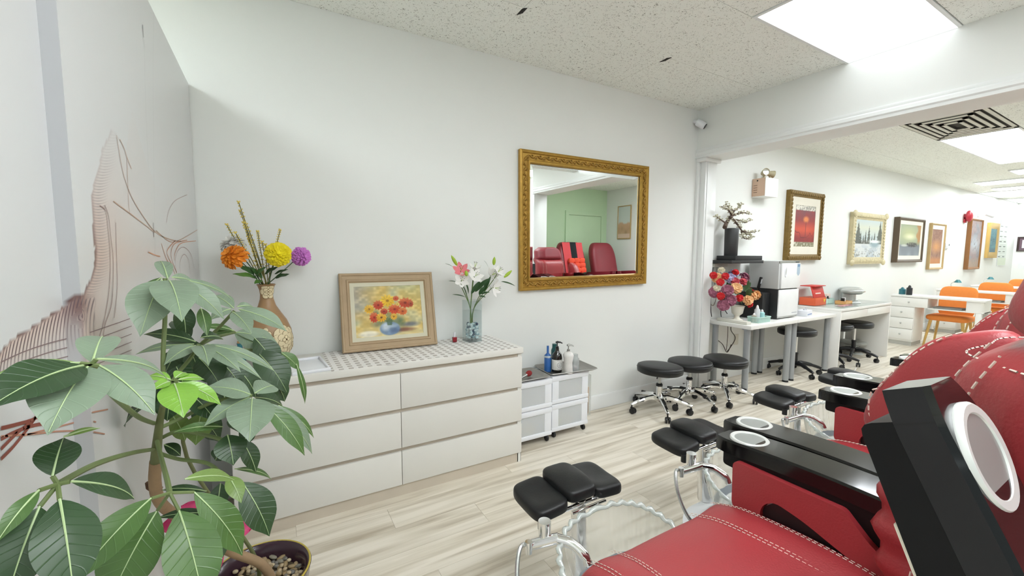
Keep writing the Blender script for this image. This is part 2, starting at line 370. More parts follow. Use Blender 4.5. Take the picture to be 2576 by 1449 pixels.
# ------------------------------------------------------------------ printed partition: two offset panels with a wallpaper print
PX, PXL, PYS, PZ = -1.735, -1.762, -1.625, 2.252
def wallpaper_mat():
    m = vmat('printed wallpaper', .32, .45); nt = m.node_tree; N = nt.nodes; L = nt.links; b = N['Principled BSDF']; src = [n for n in N if n.type == 'VERTEX_COLOR'][0]
    a1 = N.new('ShaderNodeAttribute'); a1.attribute_name = 'phase'; a2 = N.new('ShaderNodeAttribute'); a2.attribute_name = 'amp'
    s = N.new('ShaderNodeMath'); s.operation = 'SINE'; L.new(a1.outputs['Fac'], s.inputs[0])
    mr = N.new('ShaderNodeMapRange'); mr.inputs[1].default_value = -.1; mr.inputs[2].default_value = .9; L.new(s.outputs[0], mr.inputs[0])
    mu = N.new('ShaderNodeMath'); mu.operation = 'MULTIPLY'; L.new(mr.outputs[0], mu.inputs[0]); L.new(a2.outputs['Fac'], mu.inputs[1])
    mx = N.new('ShaderNodeMix'); mx.data_type = 'RGBA'; mx.inputs[7].default_value = (*lin('66525a'), 1)
    L.new(mu.outputs[0], mx.inputs[0]); L.new(src.outputs[0], mx.inputs[6]); L.new(mx.outputs[2], b.inputs['Base Color']); return m
M_PAPER = wallpaper_mat()
def proj(P):
    Q = P-np.array(CAM); a = Q@np.array(_r); b = Q@np.array(_u); c = np.maximum(Q@np.array(_fw), 1e-3)
    return IMW/2+FPX*a/c, IMH/2-FPX*b/c, c
EDGE = np.array([(-200, 1010), (0, 888), (28, 852), (62, 835), (112, 800), (150, 778), (187, 742), (209, 738), (226, 705), (237, 668), (239, 630), (234, 584), (232, 535), (230, 489), (237, 459), (249, 421), (255, 379), (270, 349), (279, 326)], float)
TOPE = np.array([(279, 326), (292, 339), (308, 364), (317, 390), (323, 326), (334, 280), (346, 326), (361, 383), (374, 423), (392, 470), (500, 520)], float)
def print_design(X, Y):
    """the ink of the wallpaper in the sheet's own design coordinates"""
    base = np.stack([np.full_like(X, .862), np.full_like(X, .868), np.full_like(X, .868)], -1)
    xe = np.interp(Y, EDGE[::-1, 1], EDGE[::-1, 0]); ye = np.interp(X, EDGE[:7, 0], EDGE[:7, 1])
    yt = np.interp(X, TOPE[:, 0], TOPE[:, 1])
    inside = np.where(Y < 738, (X > xe) & (Y > yt), Y > np.interp(X, EDGE[:8, 0], EDGE[:8, 1]))
    inside &= (Y > 280)
    d = np.where(Y < 738, X-xe, np.where(X < 209, np.maximum(Y-ye, 0), np.maximum(X-209, 0)+.15*np.maximum(Y-738, 0)))
    dt = np.clip((Y-yt), 0, 400)
    warm = np.clip(1-d/170, 0, 1)*np.clip((Y-300)/260, 0, 1)*np.clip(1-(Y-900)/250, 0, 1)
    low = np.clip((Y-620)/200, 0, 1)
    tint = np.stack([.86-.03*warm, .83-.10*warm, .81-.13*warm], -1)
    k = (inside*(.12+.75*warm))[..., None]
    c = base*(1-k)+tint*k
    # red brown seam of ink along the left rim
    rim = inside*np.exp(-(d/5.)**2)*np.clip((Y-430)/200, .15, 1)
    c = c*(1-.75*rim[..., None])+np.array([.33, .2, .2])*.75*rim[..., None]
    brown = inside*np.exp(-((X-198)/26)**2-((Y-765)/34)**2)
    c = c*(1-.6*brown[..., None])+np.array([.45, .27, .24])*.6*brown[..., None]
    ph = np.zeros_like(X); am = np.zeros_like(X)
    # arched hatching up the left flank
    fl_ = inside & (Y < 760) & (Y > 330)
    ph = np.where(fl_, (Y+.012*(X-xe-16)**2)*2*PI/7.2, ph)
    am = np.where(fl_, np.clip(1-np.abs(d-16)/26, 0, 1)*.5*np.clip((Y-330)/150, .2, 1), am)
    # dense vertical hatching of the lower wave
    lw_ = inside & (Y >= 742) & (X < 240)
    ph = np.where(lw_, (X+.35*(Y-ye)-.0022*(Y-ye)**2)*2*PI/9.5, ph)
    am = np.where(lw_, np.clip((Y-ye)/12, 0, 1)*np.clip(1-(Y-ye-20)/120, 0, 1)*.95, am)
    eye = ((X-204)/13)**2+((Y-796)/26)**2
    ph = np.where(eye < 1, np.sqrt(eye)*2*PI*3.2, ph); am = np.where(eye < 1, .8, am)
    return c, ph, am
def paper_sheet(name, plane, a0, a1, z0, z1, step, parent):
    """plane 'x' value: sheet along y; plane ('y', v): sheet along x"""
    na, nz = max(2, int((a1-a0)/step)), int((z1-z0)/step)
    A, Z = np.meshgrid(np.linspace(a0, a1, na+1), np.linspace(z0, z1, nz+1), indexing='ij')
    P = np.stack([np.full_like(A, plane[1]), A, Z], -1) if plane[0] == 'x' else np.stack([A, np.full_like(A, plane[1]), Z], -1)
    X, Y, _ = proj(P.reshape(-1, 3)); c, ph, am = print_design(X, Y)
    if plane[0] == 'y': c = c*np.array([.84, .84, .85])        # shade on the folded edge, put into its colour
    c = np.where(c <= .04045, c/12.92, ((c+.055)/1.055)**2.4)
    idx = np.arange((na+1)*(nz+1)).reshape(na+1, nz+1); F = np.stack([idx[:-1, :-1], idx[1:, :-1], idx[1:, 1:], idx[:-1, 1:]], -1).reshape(-1, 4)
    me = bpy.data.meshes.new(name); me.from_pydata(P.reshape(-1, 3).tolist(), [], F.tolist())
    at = me.color_attributes.new('Col', 'FLOAT_COLOR', 'POINT'); at.data.foreach_set('color', np.c_[c, np.ones(len(c))].astype(np.float32).ravel())
    for nm, q in (('phase', ph), ('amp', am)):
        k = me.attributes.new(nm, 'FLOAT', 'POINT'); k.data.foreach_set('value', q.astype(np.float32))
    me.materials.append(M_PAPER); return link(name, me, parent)
part_ = struct(MB().box(PX-.16, PX-.002, PYS+.002, -.004, 0, PZ-.001).box(PX-.16, PXL-.002, YF+1.2, PYS+.002, 0, PZ-.001).build('wall_left', W_WALL))
paper_sheet('wallpaper_sheet', ('x', PX), PYS, -.006, .0, PZ, .008, part_)
paper_sheet('wallpaper_sheet', ('x', PXL), -2.74, PYS, .0, PZ, .006, part_)
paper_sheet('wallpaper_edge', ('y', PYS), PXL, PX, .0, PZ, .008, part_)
# printed strands: thin flat ink lines lying on the sheet
def ink(lines, col, wd, name):
    m = MB()
    for ln in lines:
        pts = cat_rom([(a, b, 0) for a, b in ln], 6); L3 = []
        for p in pts:
            d = ray(p.x, p.y); q = CAM+d*((PX-CAM.x)/d.x)
            if q.y < PYS: q = CAM+d*((PXL-CAM.x)/d.x)
            L3.append((q.x+.0012, q.y, q.z))
        for i in range(len(L3)-1):
            a, b = Vector(L3[i]), Vector(L3[i+1]); t = (b-a)
            if t.length < 1e-6 or abs(a.x-b.x) > .01: continue
            n = Vector((0, -t.z, t.y)).normalized()*wd*.5
            m.add([a-n, b-n, b+n, a+n], [(0, 1, 2, 3)])
    return m.build(name, mat('ink '+col, col, .5), part_, 0)
ink([[(284, 506), (330, 540), (372, 572), (388, 585)], [(292, 340), (300, 390), (310, 440), (330, 495), (360, 545), (392, 585), (430, 603), (455, 607)],
     [(318, 395), (322, 500), (325, 540)], [(392, 580), (420, 604), (440, 608), (470, 594), (496, 578)], [(300, 350), (312, 375), (318, 395), (330, 425)]], 'c4a48f', .003, 'print_line')
ink([[(405, 612), (412, 635), (420, 655), (432, 672), (440, 690)], [(440, 605), (420, 630), (424, 650), (434, 668)], [(470, 604), (440, 612), (430, 632), (432, 655), (444, 685)],
     [(492, 606), (455, 612), (440, 635), (438, 655)], [(372, 634), (390, 642), (402, 645)]], 'cf9675', .0035, 'print_line')
ink([[(444, 690), (440, 660), (446, 632), (462, 622), (480, 640), (488, 675)], [(454, 690), (452, 660), (462, 640), (474, 655), (478, 690)], [(418, 560), (424, 530), (440, 505), (470, 490)]], 'bba5a1', .0025, 'print_line')
ink([[(262, 516), (272, 545), (278, 600), (284, 660), (280, 760), (262, 820), (258, 860)], [(250, 517), (264, 530), (270, 570), (276, 640), (274, 720), (262, 800), (248, 850)],
     [(290, 560), (292, 640), (294, 720), (286, 800)]], 'a08883', .0025, 'print_line')
ink([[(0, 885+i*26), (60, 860+i*24), (130, 838+i*23), (200, 822+i*22), (270, 800+i*21), (330, 780+i*20)] for i in range(1, 6)], '8c7677', .0018, 'print_line')
ink([[(0, 1078), (40, 1068), (80, 1056), (104, 1040)], [(0, 1105), (40, 1085), (85, 1070), (150, 1060)], [(0, 1130), (40, 1090), (75, 1062), (98, 1038)], [(0, 1155), (30, 1125), (60, 1088), (92, 1045)]], '8c4a3c', .006, 'print_line')
ink([[(0, 1098), (80, 1092), (150, 1085), (215, 1085), (262, 1092)], [(60, 1095), (140, 1075), (210, 1058), (240, 1062)], [(150, 1060), (220, 1040), (270, 1030)]], 'bf8a72', .003, 'print_line')
ink([[(358, 62), (360, 94)], [(385, 560), (386, 596)]], '77777a', .005, 'print_line')
ink([[(386, 30), (384, 200), (386, 420), (388, 560), (389, 640)], [(362, 100), (365, 260), (372, 420)]], 'c7c9c8', .0015, 'print_line')
# ------------------------------------------------------------------ pedicure chairs (local: floor centre, +y faces the long wall)
M_BASIN = glass_thin('ribbed basin glass', 'fbfcf8', .05, .28, .07)
M_RIM = glass_thin('rim glass', 'f0f6f4', .05, .45, .1)
M_BASE = mat('white fibreglass', 'eceef0', .3, var=.01)
M_WATERLINE = mat('smoked drain ring', '949ca0', .25)
M_WHOSE = mat('hose metal', 'c9cbca', .25, .9, var=.25, vs=90)
def seat_top(x, y):
    """height of the seat cushion"""
    e = abs(x)/.32
    z = .585+.018*math.exp(-((e-.78)/.2)**2)-.02*max(0, e-.86)**1.5*20*.3
    f = max(0, (y-.16)/.2)
    return z-.05*f**2.2+.012*math.sin(min(1, max(0, (y+.2)/.4))*PI)
def ped_arm(t, s, flip=None, panel=True):
    """one armrest; s = -1 or 1; flip swings it up about its rear hinge"""
    M = TR(.05, .008, -.012) @ RM('X', flip, (0, -.335, .506)) if flip else Matrix.Identity(4)
    xc = .355*s
    def tz(y): return .782+.016*math.sin((y+.33)/.7*PI)-.0*y
    # top slab
    plan = rpoly([(xc-.064, -.33), (xc+.064, -.33), (xc+.064, .31), (xc+.03, .37), (xc-.045, .37), (xc-.064, .345)], [.01, .01, .05, .03, .02, .02], 3)
    m = MB(); ys = [-.33+.7*i/14 for i in range(15)]
    def ring(y):
        yy = min(max(y, -.33), .37)
        # half width from plan, with a softened top edge
        front = max(0, (yy-.31)/.06)
        hw0, hw1 = .064-.016*front**2, .064-.034*front**2
        z = tz(yy); b = .006
        return [(xc-hw0, yy, z-.044), (xc-hw0, yy, z-b), (xc-hw0+b, yy, z), (xc+hw1-b, yy, z), (xc+hw1, yy, z-b), (xc+hw1, yy, z-.044)]
    ys = ys[:-1]+[.34, .36, .37]
    R = [ring(y) for y in ys]; vs = [p for r in R for p in r]; n = 6
    fs = [(i*n+j, i*n+(j+1) % n, (i+1)*n+(j+1) % n, (i+1)*n+j) for i in range(len(ys)-1) for j in range(n)]+[tuple(range(n)), tuple((len(ys)-1)*n+j for j in range(n))]
    m.add(vs, fs, M); arm = m.build('armrest', M_BLACKG, t, 40)
    # lower fairing that deepens to the rear
    q = rpoly([(.335, .752), (.335, .70), (-.005, .69), (-.08, .655), (-.33, .59), (-.335, .752)], [.01, .012, .02, .03, .02, .01], 3)
    if flip: q = rpoly([(.335, .752), (.335, .705), (-.33, .70), (-.33, .752)], [.01, .014, .01, .01], 3)
    MB().prism(q, xc-.060, xc+.060, 'x', M=M).build('armrest_fairing', mat('black satin lacquer', '0b0b0c', .42, spec=.25), t, 30)
    if flip: MB().box(xc-.058, xc+.058, -.25, .22, .699, .706, .002, M=M).build('edge_strip', mat('cream edge', 'e9e1cf', .5), t)
    # cup holder
    cy = .285; cz = tz(cy); ch = MB()
    ch.lathe([(.044, .001), (.046, .004), (.055, .005), (.058, .002), (.058, -.004)], 40, (xc, cy, cz), M=M)
    cp = ch.build('cup_holder', mat('cup ring satin', 'e4e6e3', .33, .3, var=0), t, 50)
    MB().lathe([(.0445, .002), (.041, -.01), (.038, -.034), (.03, -.037), (0, -.037)], 40, (xc, cy, cz), M=M).build('cup_bowl', mat('cup bowl satin', 'aeb2af', .4, .6, var=.03), cp, 60)
    if panel:
        pan = rpoly([(.29, .735), (.287, .585), (.25, .57), (.20, .575), (.195, .635), (.16, .665), (.08, .65), (-.02, .615), (-.32, .535), (-.32, .60), (-.08, .665), (-.01, .735)], [.02, .03, .02, .01, .03, .03, .03, .05, .01, .01, .03, .01], 4)
        MB().prism(pan, xc-s*.066-.014, xc-s*.066+.014, 'x').build('side_panel', M_RED, t, 30)
        MB().prism(rpoly([(.20, .62), (.16, .66), (.06, .64), (-.30, .55), (-.30, .46), (-.05, .52), (.08, .585), (.14, .59), (.19, .585)], .01, 2), xc-s*.05-.015, xc-s*.05+.015, 'x').build('swing_bracket', M_BLACKP, t, 30)
        MB().tube([(xc-s*.07, .10, .572), (xc-s*.07, -.02, .535), (xc-s*.07, -.28, .47)], .016, 8).build('slide_rail', M_BLACKP, t)
    return arm
def stitch_line(m, P, r=.0012, dash=.011, gap=.005):
    P = cat_rom(P, 10); acc = 0
    for a, b in zip(P[:-1], P[1:]):
        L = (b-a).length; k = 0
        while k < L:
            ph = (acc+k) % (dash+gap); seg = min(L-k, (dash-ph) if ph < dash else (dash+gap-ph))
            if ph < dash and seg > 1e-4:
                m.cyl(a.lerp(b, k/L), a.lerp(b, min(1, (k+seg)/L)), r, n=4, caps=False)
            k += max(seg, 1e-4)
        acc += L
BSHIFT = [0.]
def back_pt(x, z, off=0):
    """front face of the reclined backrest"""
    y = float(np.interp(z, (.55, .6, 1.0, 1.18, 1.27, 1.34, 1.39, 1.5), (-.215, -.215, -.262, -.268, -.283, -.297, -.312, -.345)))
    e = abs(x)/.225
    y += .012*math.exp(-((e-.72)/.16)**2) - .075*e**4 - .025*math.exp(-((z-1.285)/.022)**2)
    return (x, y+off+BSHIFT[0], z)
def pedicure_chair(loc, label, flip_left=False, rz=0):
    BSHIFT[0] = 0. if flip_left else .05
    t = thing('pedicure_chair', label, 'pedicure chair', loc, rz, 'row of pedicure chairs')
    # plinth and basin deck
    MB().prism(rpoly([(-.30, .0), (-.30, -.45), (.30, -.45), (.30, .0), (.28, .62), (.16, .70), (-.16, .70), (-.28, .62)], .06, 4), 0, .17, 'z').build('plinth', M_BASE, t, 40)
    MB().prism(rpoly([(-.31, .16), (-.31, .52), (-.24, .60), (.24, .60), (.29, .52), (.29, .16)], .05, 4), .165, .225, 'z').build('deck', M_BASE, t, 40)
    MB().box(-.26, .26, -.42, .14, .16, .46, .04, 3).build('seat_pedestal', M_BASE, t)
    # ribbed glass basin with a scalloped rim
    NR = 36
    def brim(a):     # rim height, high toward the footrest and low toward the seat
        f = .5+.5*math.sin(a)
        return .325+.145*f**1.3
    def bpt(u, v, sc_=1.):
        a = 2*PI*u; rib = 1+.018*math.cos(NR*a)*(0.3+.7*v)
        f = .66+.34*math.sin(min(1, v*1.05)*PI/2)**.8; h = brim(a)
        ca, sa = math.cos(a), math.sin(a); ex = .72
        px = math.copysign(abs(ca)**ex, ca)*.255; py = math.copysign(abs(sa)**ex, sa)*.235
        return (px*f*rib*sc_, .385+py*f*rib*sc_, .215+(h-.215)*v)
    MB().surf(lambda u, v: bpt(u, v), NR*5, 10, cu=True).build('basin', M_BASIN, t, 80)
    rim = [Vector(bpt(i/(NR*5), 1.)) + Vector((0, 0, .002*math.cos(NR*2*PI*i/(NR*5)))) for i in range(NR*5)]
    MB().tube(rim, [.0085+.002*math.cos(NR*2*PI*i/(NR*5)) for i in range(NR*5)], 6, closed=True).build('basin_rim', M_RIM, t, 80)
    MB().surf(lambda u, v: (lambda q: (q[0], q[1], .229))(bpt(u, .05, v)), 40, 4, cu=True).build('basin_floor', mat('basin floor', 'e6eaec', .2), t, 60)
    MB().tube([Vector(bpt(i/64, .04, 1.02)) for i in range(64)], .011, 8, closed=True).build('basin_gasket', M_BLACKP, t)
    MB().surf(lambda u, v: (lambda q: (q[0], q[1], q[2]))(bpt(.06+.34*u, .22+.12*v, .985)), 30, 3).build('pump_ring', M_WATERLINE, t, 60)
    # footrest: raised centre pad and two side pads on a chrome hinge
    def pad(cx, hw, z, tilt, name):
        def fn(u, v):
            a = 2*PI*u; b = PI*(v-.5); sg = lambda q, e: math.copysign(abs(q)**e, q)
            x = hw*sg(math.cos(b), .35)*sg(math.cos(a), .42); y = .105*sg(math.cos(b), .35)*sg(math.sin(a), .5); zz = .027*sg(math.sin(b), .5)
            dish = -.012*math.exp(-((x/hw*.9)**2+(y/.07)**2)*1.6) if zz > 0 else 0
            return (cx+x, .775+y+.012*math.cos(x/.2*1.5), z+zz+dish*(1 if name == 'foot_pad' else -1.1)+tilt*(cx+x)*0-.08*abs(cx+x)*(name == 'foot_pad')+.12*y*0.3)
        return MB().surf(fn, 40, 18, cu=True).build(name, M_BLACKV, t, 60)
    pad(-.135, .075, .478, 0, 'foot_pad'); pad(.135, .075, .478, 0, 'foot_pad'); pad(0, .072, .494, 0, 'toe_pad')
    MB().cyl((-.075, .665, .455), (.085, .665, .455), .006, n=10).cyl((-.13, .70, .45), (.13, .70, .45), .008, n=8).build('hinge_bar', M_CHROME, t)
    MB().tube([(0, .70, .17), (0, .715, .30), (0, .72, .46)], [.035, .03, .028], 12).build('footrest_post', M_CHROME, t)
    MB().cyl((-.19, .69, .42), (-.19, .69, .455), .014, n=10).build('hinge_knob', M_BLACKP, t)
    # faucet with spout, lever knob and a looping hose
    f = MB(); fx, fy, fz = -.225, .60, .445
    f.cyl((fx-.035, fy+.045, fz-.03), (fx+.035, fy-.012, fz+.005), .017, n=16)
    f.cyl((fx+.005, fy+.03, fz-.005), (fx+.005, fy+.03, fz+.05), .0205, .0215, n=20)
    f.cyl((fx-.055, fy+.035, fz-.005), (fx-.055, fy+.035, fz-.045), .012, n=14)
    f.tube(cat_rom([(fx+.03, fy-.01, fz+.0), (fx+.062, fy-.045, fz-.004), (fx+.085, fy-.085, fz-.03), (fx+.088, fy-.10, fz-.055)], 5), [.018]*6+[.017]*5+[.015]*4+[.011], 14)
    fa = f.build('faucet', M_CHROME, t)
    MB().tube(cat_rom([(fx-.035, fy+.045, fz-.03), (fx-.085, fy+.04, fz-.02), (fx-.125, fy-.01, fz-.09), (fx-.12, fy-.07, fz-.17), (fx-.06, fy-.13, fz-.215), (fx-.02, fy-.15, fz-.235)], 8), .0075, 8).build('hose', M_WHOSE, t)
    MB().cyl((fx-.02, fy-.15, .20), (fx-.02, fy-.15, .238), .017, .02, n=14).cyl((fx+.02, fy-.07, .215), (fx+.02, fy-.07, .262), .009, .011, n=12).lathe([(.0, .004), (.022, .003), (.024, 0)], 20, (fx-.05, fy-.08, .226)).build('hose_fitting', M_CHROME, t)
    # seat
    def seat(u, v):
        x = -.325+.65*u; y = -.18+.54*v; fall = max(0, v-.93)/.07
        e = abs(x)/.325; edge = max(0, (e-.93)/.07)
        z = seat_top(x, y)-.045*fall**2*1.2-.05*edge**2
        yy = y+.012*math.cos(x/.325*PI/2)+.0*fall
        return (x, yy, z)
    m = MB().surf(seat, 40, 30)
    m.surf(lambda u, v: (lambda p: (p[0], p[1]-.006*v, p[2]*(1-v)+.42*v))(seat(u, 1)), 40, 4)
    for ss in (0, 1): m.surf(lambda u, v: (lambda p: (p[0]*(1-.02*v), p[1], p[2]*(1-v)+.42*v))(seat(ss, u)), 30, 4)
    st = m.build('seat', M_RED, t, 60)
    m = MB()
    for sx in (-1, 1):
        for off in (.0, .011):
            stitch_line(m, [(sx*(.165+off+.05*((y-.34)/.5)**2*.6), y+.012, seat_top(sx*(.165+off), y)+.0015) for y in (.35, .25, .12, 0, -.1, -.16)], dash=.009)
            stitch_line(m, [(sx*(.262+off), y+.006, seat_top(sx*(.262+off), y)+.0015) for y in (.345, .25, .12, 0, -.1, -.16)], dash=.009)
    m.build('stitching', M_THREAD, st)
    # arms
    ped_arm(t, 1); ped_arm(t, -1, 67 if flip_left else None, not flip_left)
    # backrest, headrest and shoulder wings
    def slab(z0, z1, hw0, hw1, cap):
        def bk(u, v):
            z = z0+(z1-z0)*v; hw = hw0+(hw1-hw0)*v
            if cap: hw *= (1-max(0, (v-.55)/.45)**2.6*.55)
            x = hw*(2*u-1); q = back_pt(x*.225/hw if hw > 0 else 0, z); e = max(0, (v-.9)/.1)
            return (x, q[1]-.03*e*e-.012*max(0, (.06-v)/.06)**2, z)
        m = MB().surf(bk, 40, 40)
        for vv in ((0, 1) if cap else (1,)): m.surf(lambda u, v: (lambda p: (p[0], p[1]-.13*v, p[2]))(bk(u, vv)), 40, 3)
        for ss in (0, 1): m.surf(lambda u, v: (lambda p: (p[0]+(.016 if ss else -.016)*math.sin(v*PI), p[1]-.13*v, p[2]))(bk(ss, u)), 40, 4)
        m.surf(lambda u, v: (lambda p: (p[0], p[1]-.13, p[2]))(bk(u, v)), 10, 10); return m
    m = slab(.58, 1.287, .225, .218, False)
    bo = m.build('backrest', M_RED, t, 60)
    m = MB()
    for sx in (-1, 1):
        for off in (.145,):
            stitch_line(m, [(lambda p: (p[0], p[1]+.003, p[2]))(back_pt(sx*(off+.012*math.sin(z*6)), z)) for z in (.62, .75, .9, 1.05, 1.2, 1.28)], .0014, .011, .006)
            stitch_line(m, [(lambda p: (p[0], p[1]+.003, p[2]))(back_pt(sx*.19, z)) for z in (.9, 1.0, 1.1, 1.2, 1.27)], .0014, .011, .006)
    stitch_line(m, [(lambda p: (p[0], p[1]+.003, p[2]))(back_pt(x, 1.255)) for x in (-.24, -.12, 0, .12, .24)], .0014, .011, .006)
    m.build('stitching', M_THREAD, bo)
    (lambda mm: (mm.v.__setitem__(slice(None), [(a, b-.022, c) for a, b, c in mm.v]), mm)[1])(slab(1.289, 1.475, .212, .195, True)).build('headrest', M_RED if flip_left else M_MAROON, t, 60)  # maroon stands in for shade on the headrests of the farther chairs
    MB().prism([(-.34, .40), (-.345, .60), (-.44, 1.22), (-.50, 1.22), (-.53, .9), (-.50, .40)], -.218, .218, 'x').build('back_shell', mat('black shell', '101012', .3), t)
    for s in (1,):
        def wg(u, v):
            a = 2*PI*u; b = PI*(v-.5); sg = lambda q, e: math.copysign(abs(q)**e, q)
            x = .045*sg(math.cos(b), .45)*sg(math.cos(a), .5); y = .115*sg(math.cos(b), .55)*sg(math.sin(a), .6); z = .145*sg(math.sin(b), .6)
            y2 = y*(1-.25*(z/.145)) ; z2 = z+.25*y*(1 if z > 0 else .2)*-1
            return (.33*s+x, -.165+y2-.20*(z), 1.085+z2)
        wo = MB().surf(wg, 36, 20, cu=True).build('shoulder_wing', M_RED, t, 60)
        m = MB()
        for dx in (-.036,):
            P = [(.33*s+dx*s*.9, -.165+.118*math.sin(a)*(1-.22*math.cos(a))-.2*.14*math.cos(a), 1.085+.148*math.cos(a)-.25*.118*math.sin(a)*(1 if math.cos(a) > 0 else .2)) for a in [PI*.02+PI*.75*i/10 for i in range(11)]]
            stitch_line(m, P, .002, .012, .006)
        m.build('stitching', M_THREAD, wo)
        MB().surf(lambda u, v: (.275*s+(.05+.006*math.sin(v*31))*math.copysign(abs(math.cos(2*PI*u))**.6, math.cos(2*PI*u))*math.sin(PI*min(.999, max(.001, v)))**.3, -.18+(.10+.010*math.sin(v*29+1))*math.copysign(abs(math.sin(2*PI*u))**.7, math.sin(2*PI*u))*math.sin(PI*v)**.3, .56+.42*v), 24, 22, cu=True).build('lumbar_cushion', M_RED, t, 60)
    return t
pedicure_chair((-.42, -2.30, 0), 'nearest red pedicure chair with its black armrest swung upright and cup holder facing out', True)
pedicure_chair((.43, -2.235, 0), 'second red pedicure chair in the row from the camera side, between two others')
pedicure_chair((1.46, -2.16, 0), 'third red pedicure chair in the row from the camera side')
pedicure_chair((2.31, -2.16, 0), 'farthest red pedicure chair in the row, under the white beam')
# ------------------------------------------------------------------ six drawer dresser
M_DRAW = mat('dresser white foil', 'e3e1da', .45, var=.035, vs=3, bump=.03, bs=30)
M_TAUPE = mat('dresser taupe edge', 'cdc2b1', .6, var=.08, vs=9)
dr = thing('dresser', 'wide white six drawer dresser with taupe gaps along the wall', 'dresser', (-.8, -.24, 0))
def dx(m, x0, x1, y0, y1, z0, z1, b=0): return m.box(x0+.8, x1+.8, y0+.24, y1+.24, z0, z1, b)
m = MB(); dx(m, -1.60, -1.572, -.47, -.012, 0, .742); dx(m, -.028, 0, -.47, -.012, 0, .742); dx(m, -1.58, -.02, -.02, -.012, .05, .742); m.build('carcass', M_DRAW, dr)
m = MB(); dx(m, -1.572, -.028, -.462, -.445, .0, .742); m.build('front_frame', M_TAUPE, dr)
m = MB(); dx(m, -1.605, .005, -.487, -.012, .74, .779, .004); m.build('top_board', mat('dresser top', 'e6e4dc', .4, var=.03), dr)
m = MB(); dx(m, -1.60, .0, -.470, -.462, .0, .062); m.build('kick_board', M_TAUPE, dr)
for r_, (z0, z1) in enumerate(((.067, .264), (.286, .492), (.514, .717))):
    for k in (0, 1):
        m = MB(); dx(m, (-1.598, -.7985)[k], (-.8015, -.002)[k], -.482, -.464, z0, z1, .0025); m.build('drawer', M_DRAW, dr, label=None)
m = MB(); dx(m, -.022, -.004, -.472, -.46, .0, .062); m.build('foot', M_WHITE, dr)
# checked cloth
def check_mat():
    m = bpy.data.materials.new('grey check cloth'); m.use_nodes = True; nt = m.node_tree; N = nt.nodes; L = nt.links; b = N['Principled BSDF']
    tc = N.new('ShaderNodeTexCoord'); sp = N.new('ShaderNodeSeparateXYZ'); L.new(tc.outputs['Object'], sp.inputs[0]); hs = []
    for ax, per in ((0, .048), (1, .048)):
        a = N.new('ShaderNodeMath'); a.operation = 'DIVIDE'; a.inputs[1].default_value = per; L.new(sp.outputs[ax], a.inputs[0])
        f = N.new('ShaderNodeMath'); f.operation = 'FRACT'; L.new(a.outputs[0], f.inputs[0])
        g = N.new('ShaderNodeMath'); g.operation = 'LESS_THAN'; g.inputs[1].default_value = .52; L.new(f.outputs[0], g.inputs[0]); hs.append(g)
    mu = N.new('ShaderNodeMath'); mu.operation = 'MULTIPLY'; L.new(hs[0].outputs[0], mu.inputs[0]); L.new(hs[1].outputs[0], mu.inputs[1])
    mx = N.new('ShaderNodeMix'); mx.data_type = 'RGBA'; mx.inputs[6].default_value = (*lin('eeece8'), 1); mx.inputs[7].default_value = (*lin('bbb4ae'), 1)
    L.new(mu.outputs[0], mx.inputs[0]); L.new(mx.outputs[2], b.inputs['Base Color']); b.inputs['Roughness'].default_value = .8; return m
def clo(u, v):
    x = -.565+1.14*u; y = -.475+.455*v + (.008*math.sin(u*17)+.006*math.sin(u*41))*(1-v)
    return (x, y, .0022+.0012*math.sin(u*23+v*9)*(1-v*.5))
c = MB().surf(clo, 80, 12)
c.surf(lambda u, v: (lambda p: (p[0], p[1], p[2]*(1-v)))(clo(u, 0)), 80, 1)
c = c.build('table_cloth', check_mat()); c.location = (-.59, -.005, .779); tag(c, 'white cloth with small grey checks spread on the dresser top', 'cloth')
tr = MB().box(-.09, .09, -.15, .15, 0, .006, .002)
for (a, b, cc, d) in ((-.09, .09, -.15, -.135), (-.09, .09, .135, .15), (-.0895, -.078, -.136, .136), (.078, .0895, -.136, .136)): tr.box(a, b, cc, d, .0, .017, .003)
tr = tr.build('serving_tray', M_WPLA); tr.location = (-1.255, -.315, .779); tr.rotation_euler = (0, 0, math.radians(4)); tag(tr, 'small white plastic tray on the dresser in front of the brown vase', 'tray')
# ------------------------------------------------------------------ framed still life leaning on the wall
def soft(x, a, b): return np.clip((x-a)/(b-a+1e-9), 0, 1)
def vnoise(u, v, s, seed=0):
    r = np.random.default_rng(seed); G = r.random((66, 66)); x = (u*s) % 64; y = (v*s) % 64; i = x.astype(int); j = y.astype(int); fx = x-i; fy = y-j
    fx = fx*fx*(3-2*fx); fy = fy*fy*(3-2*fy)
    return (G[i, j]*(1-fx)+G[i+1, j]*fx)*(1-fy)+(G[i, j+1]*(1-fx)+G[i+1, j+1]*fx)*fy
def hx(h): return np.array([int(h[i:i+2], 16)/255 for i in (0, 2, 4)])
def over(c, m, col):
    m = np.clip(m, 0, 1)[..., None]; return c*(1-m)+(hx(col) if isinstance(col, str) else col)*m
def blob(u, v, x, y, rx, ry, s=.25): return 1-soft(np.sqrt(((u-x)/rx)**2+((v-y)/ry)**2), 1-s, 1+s)
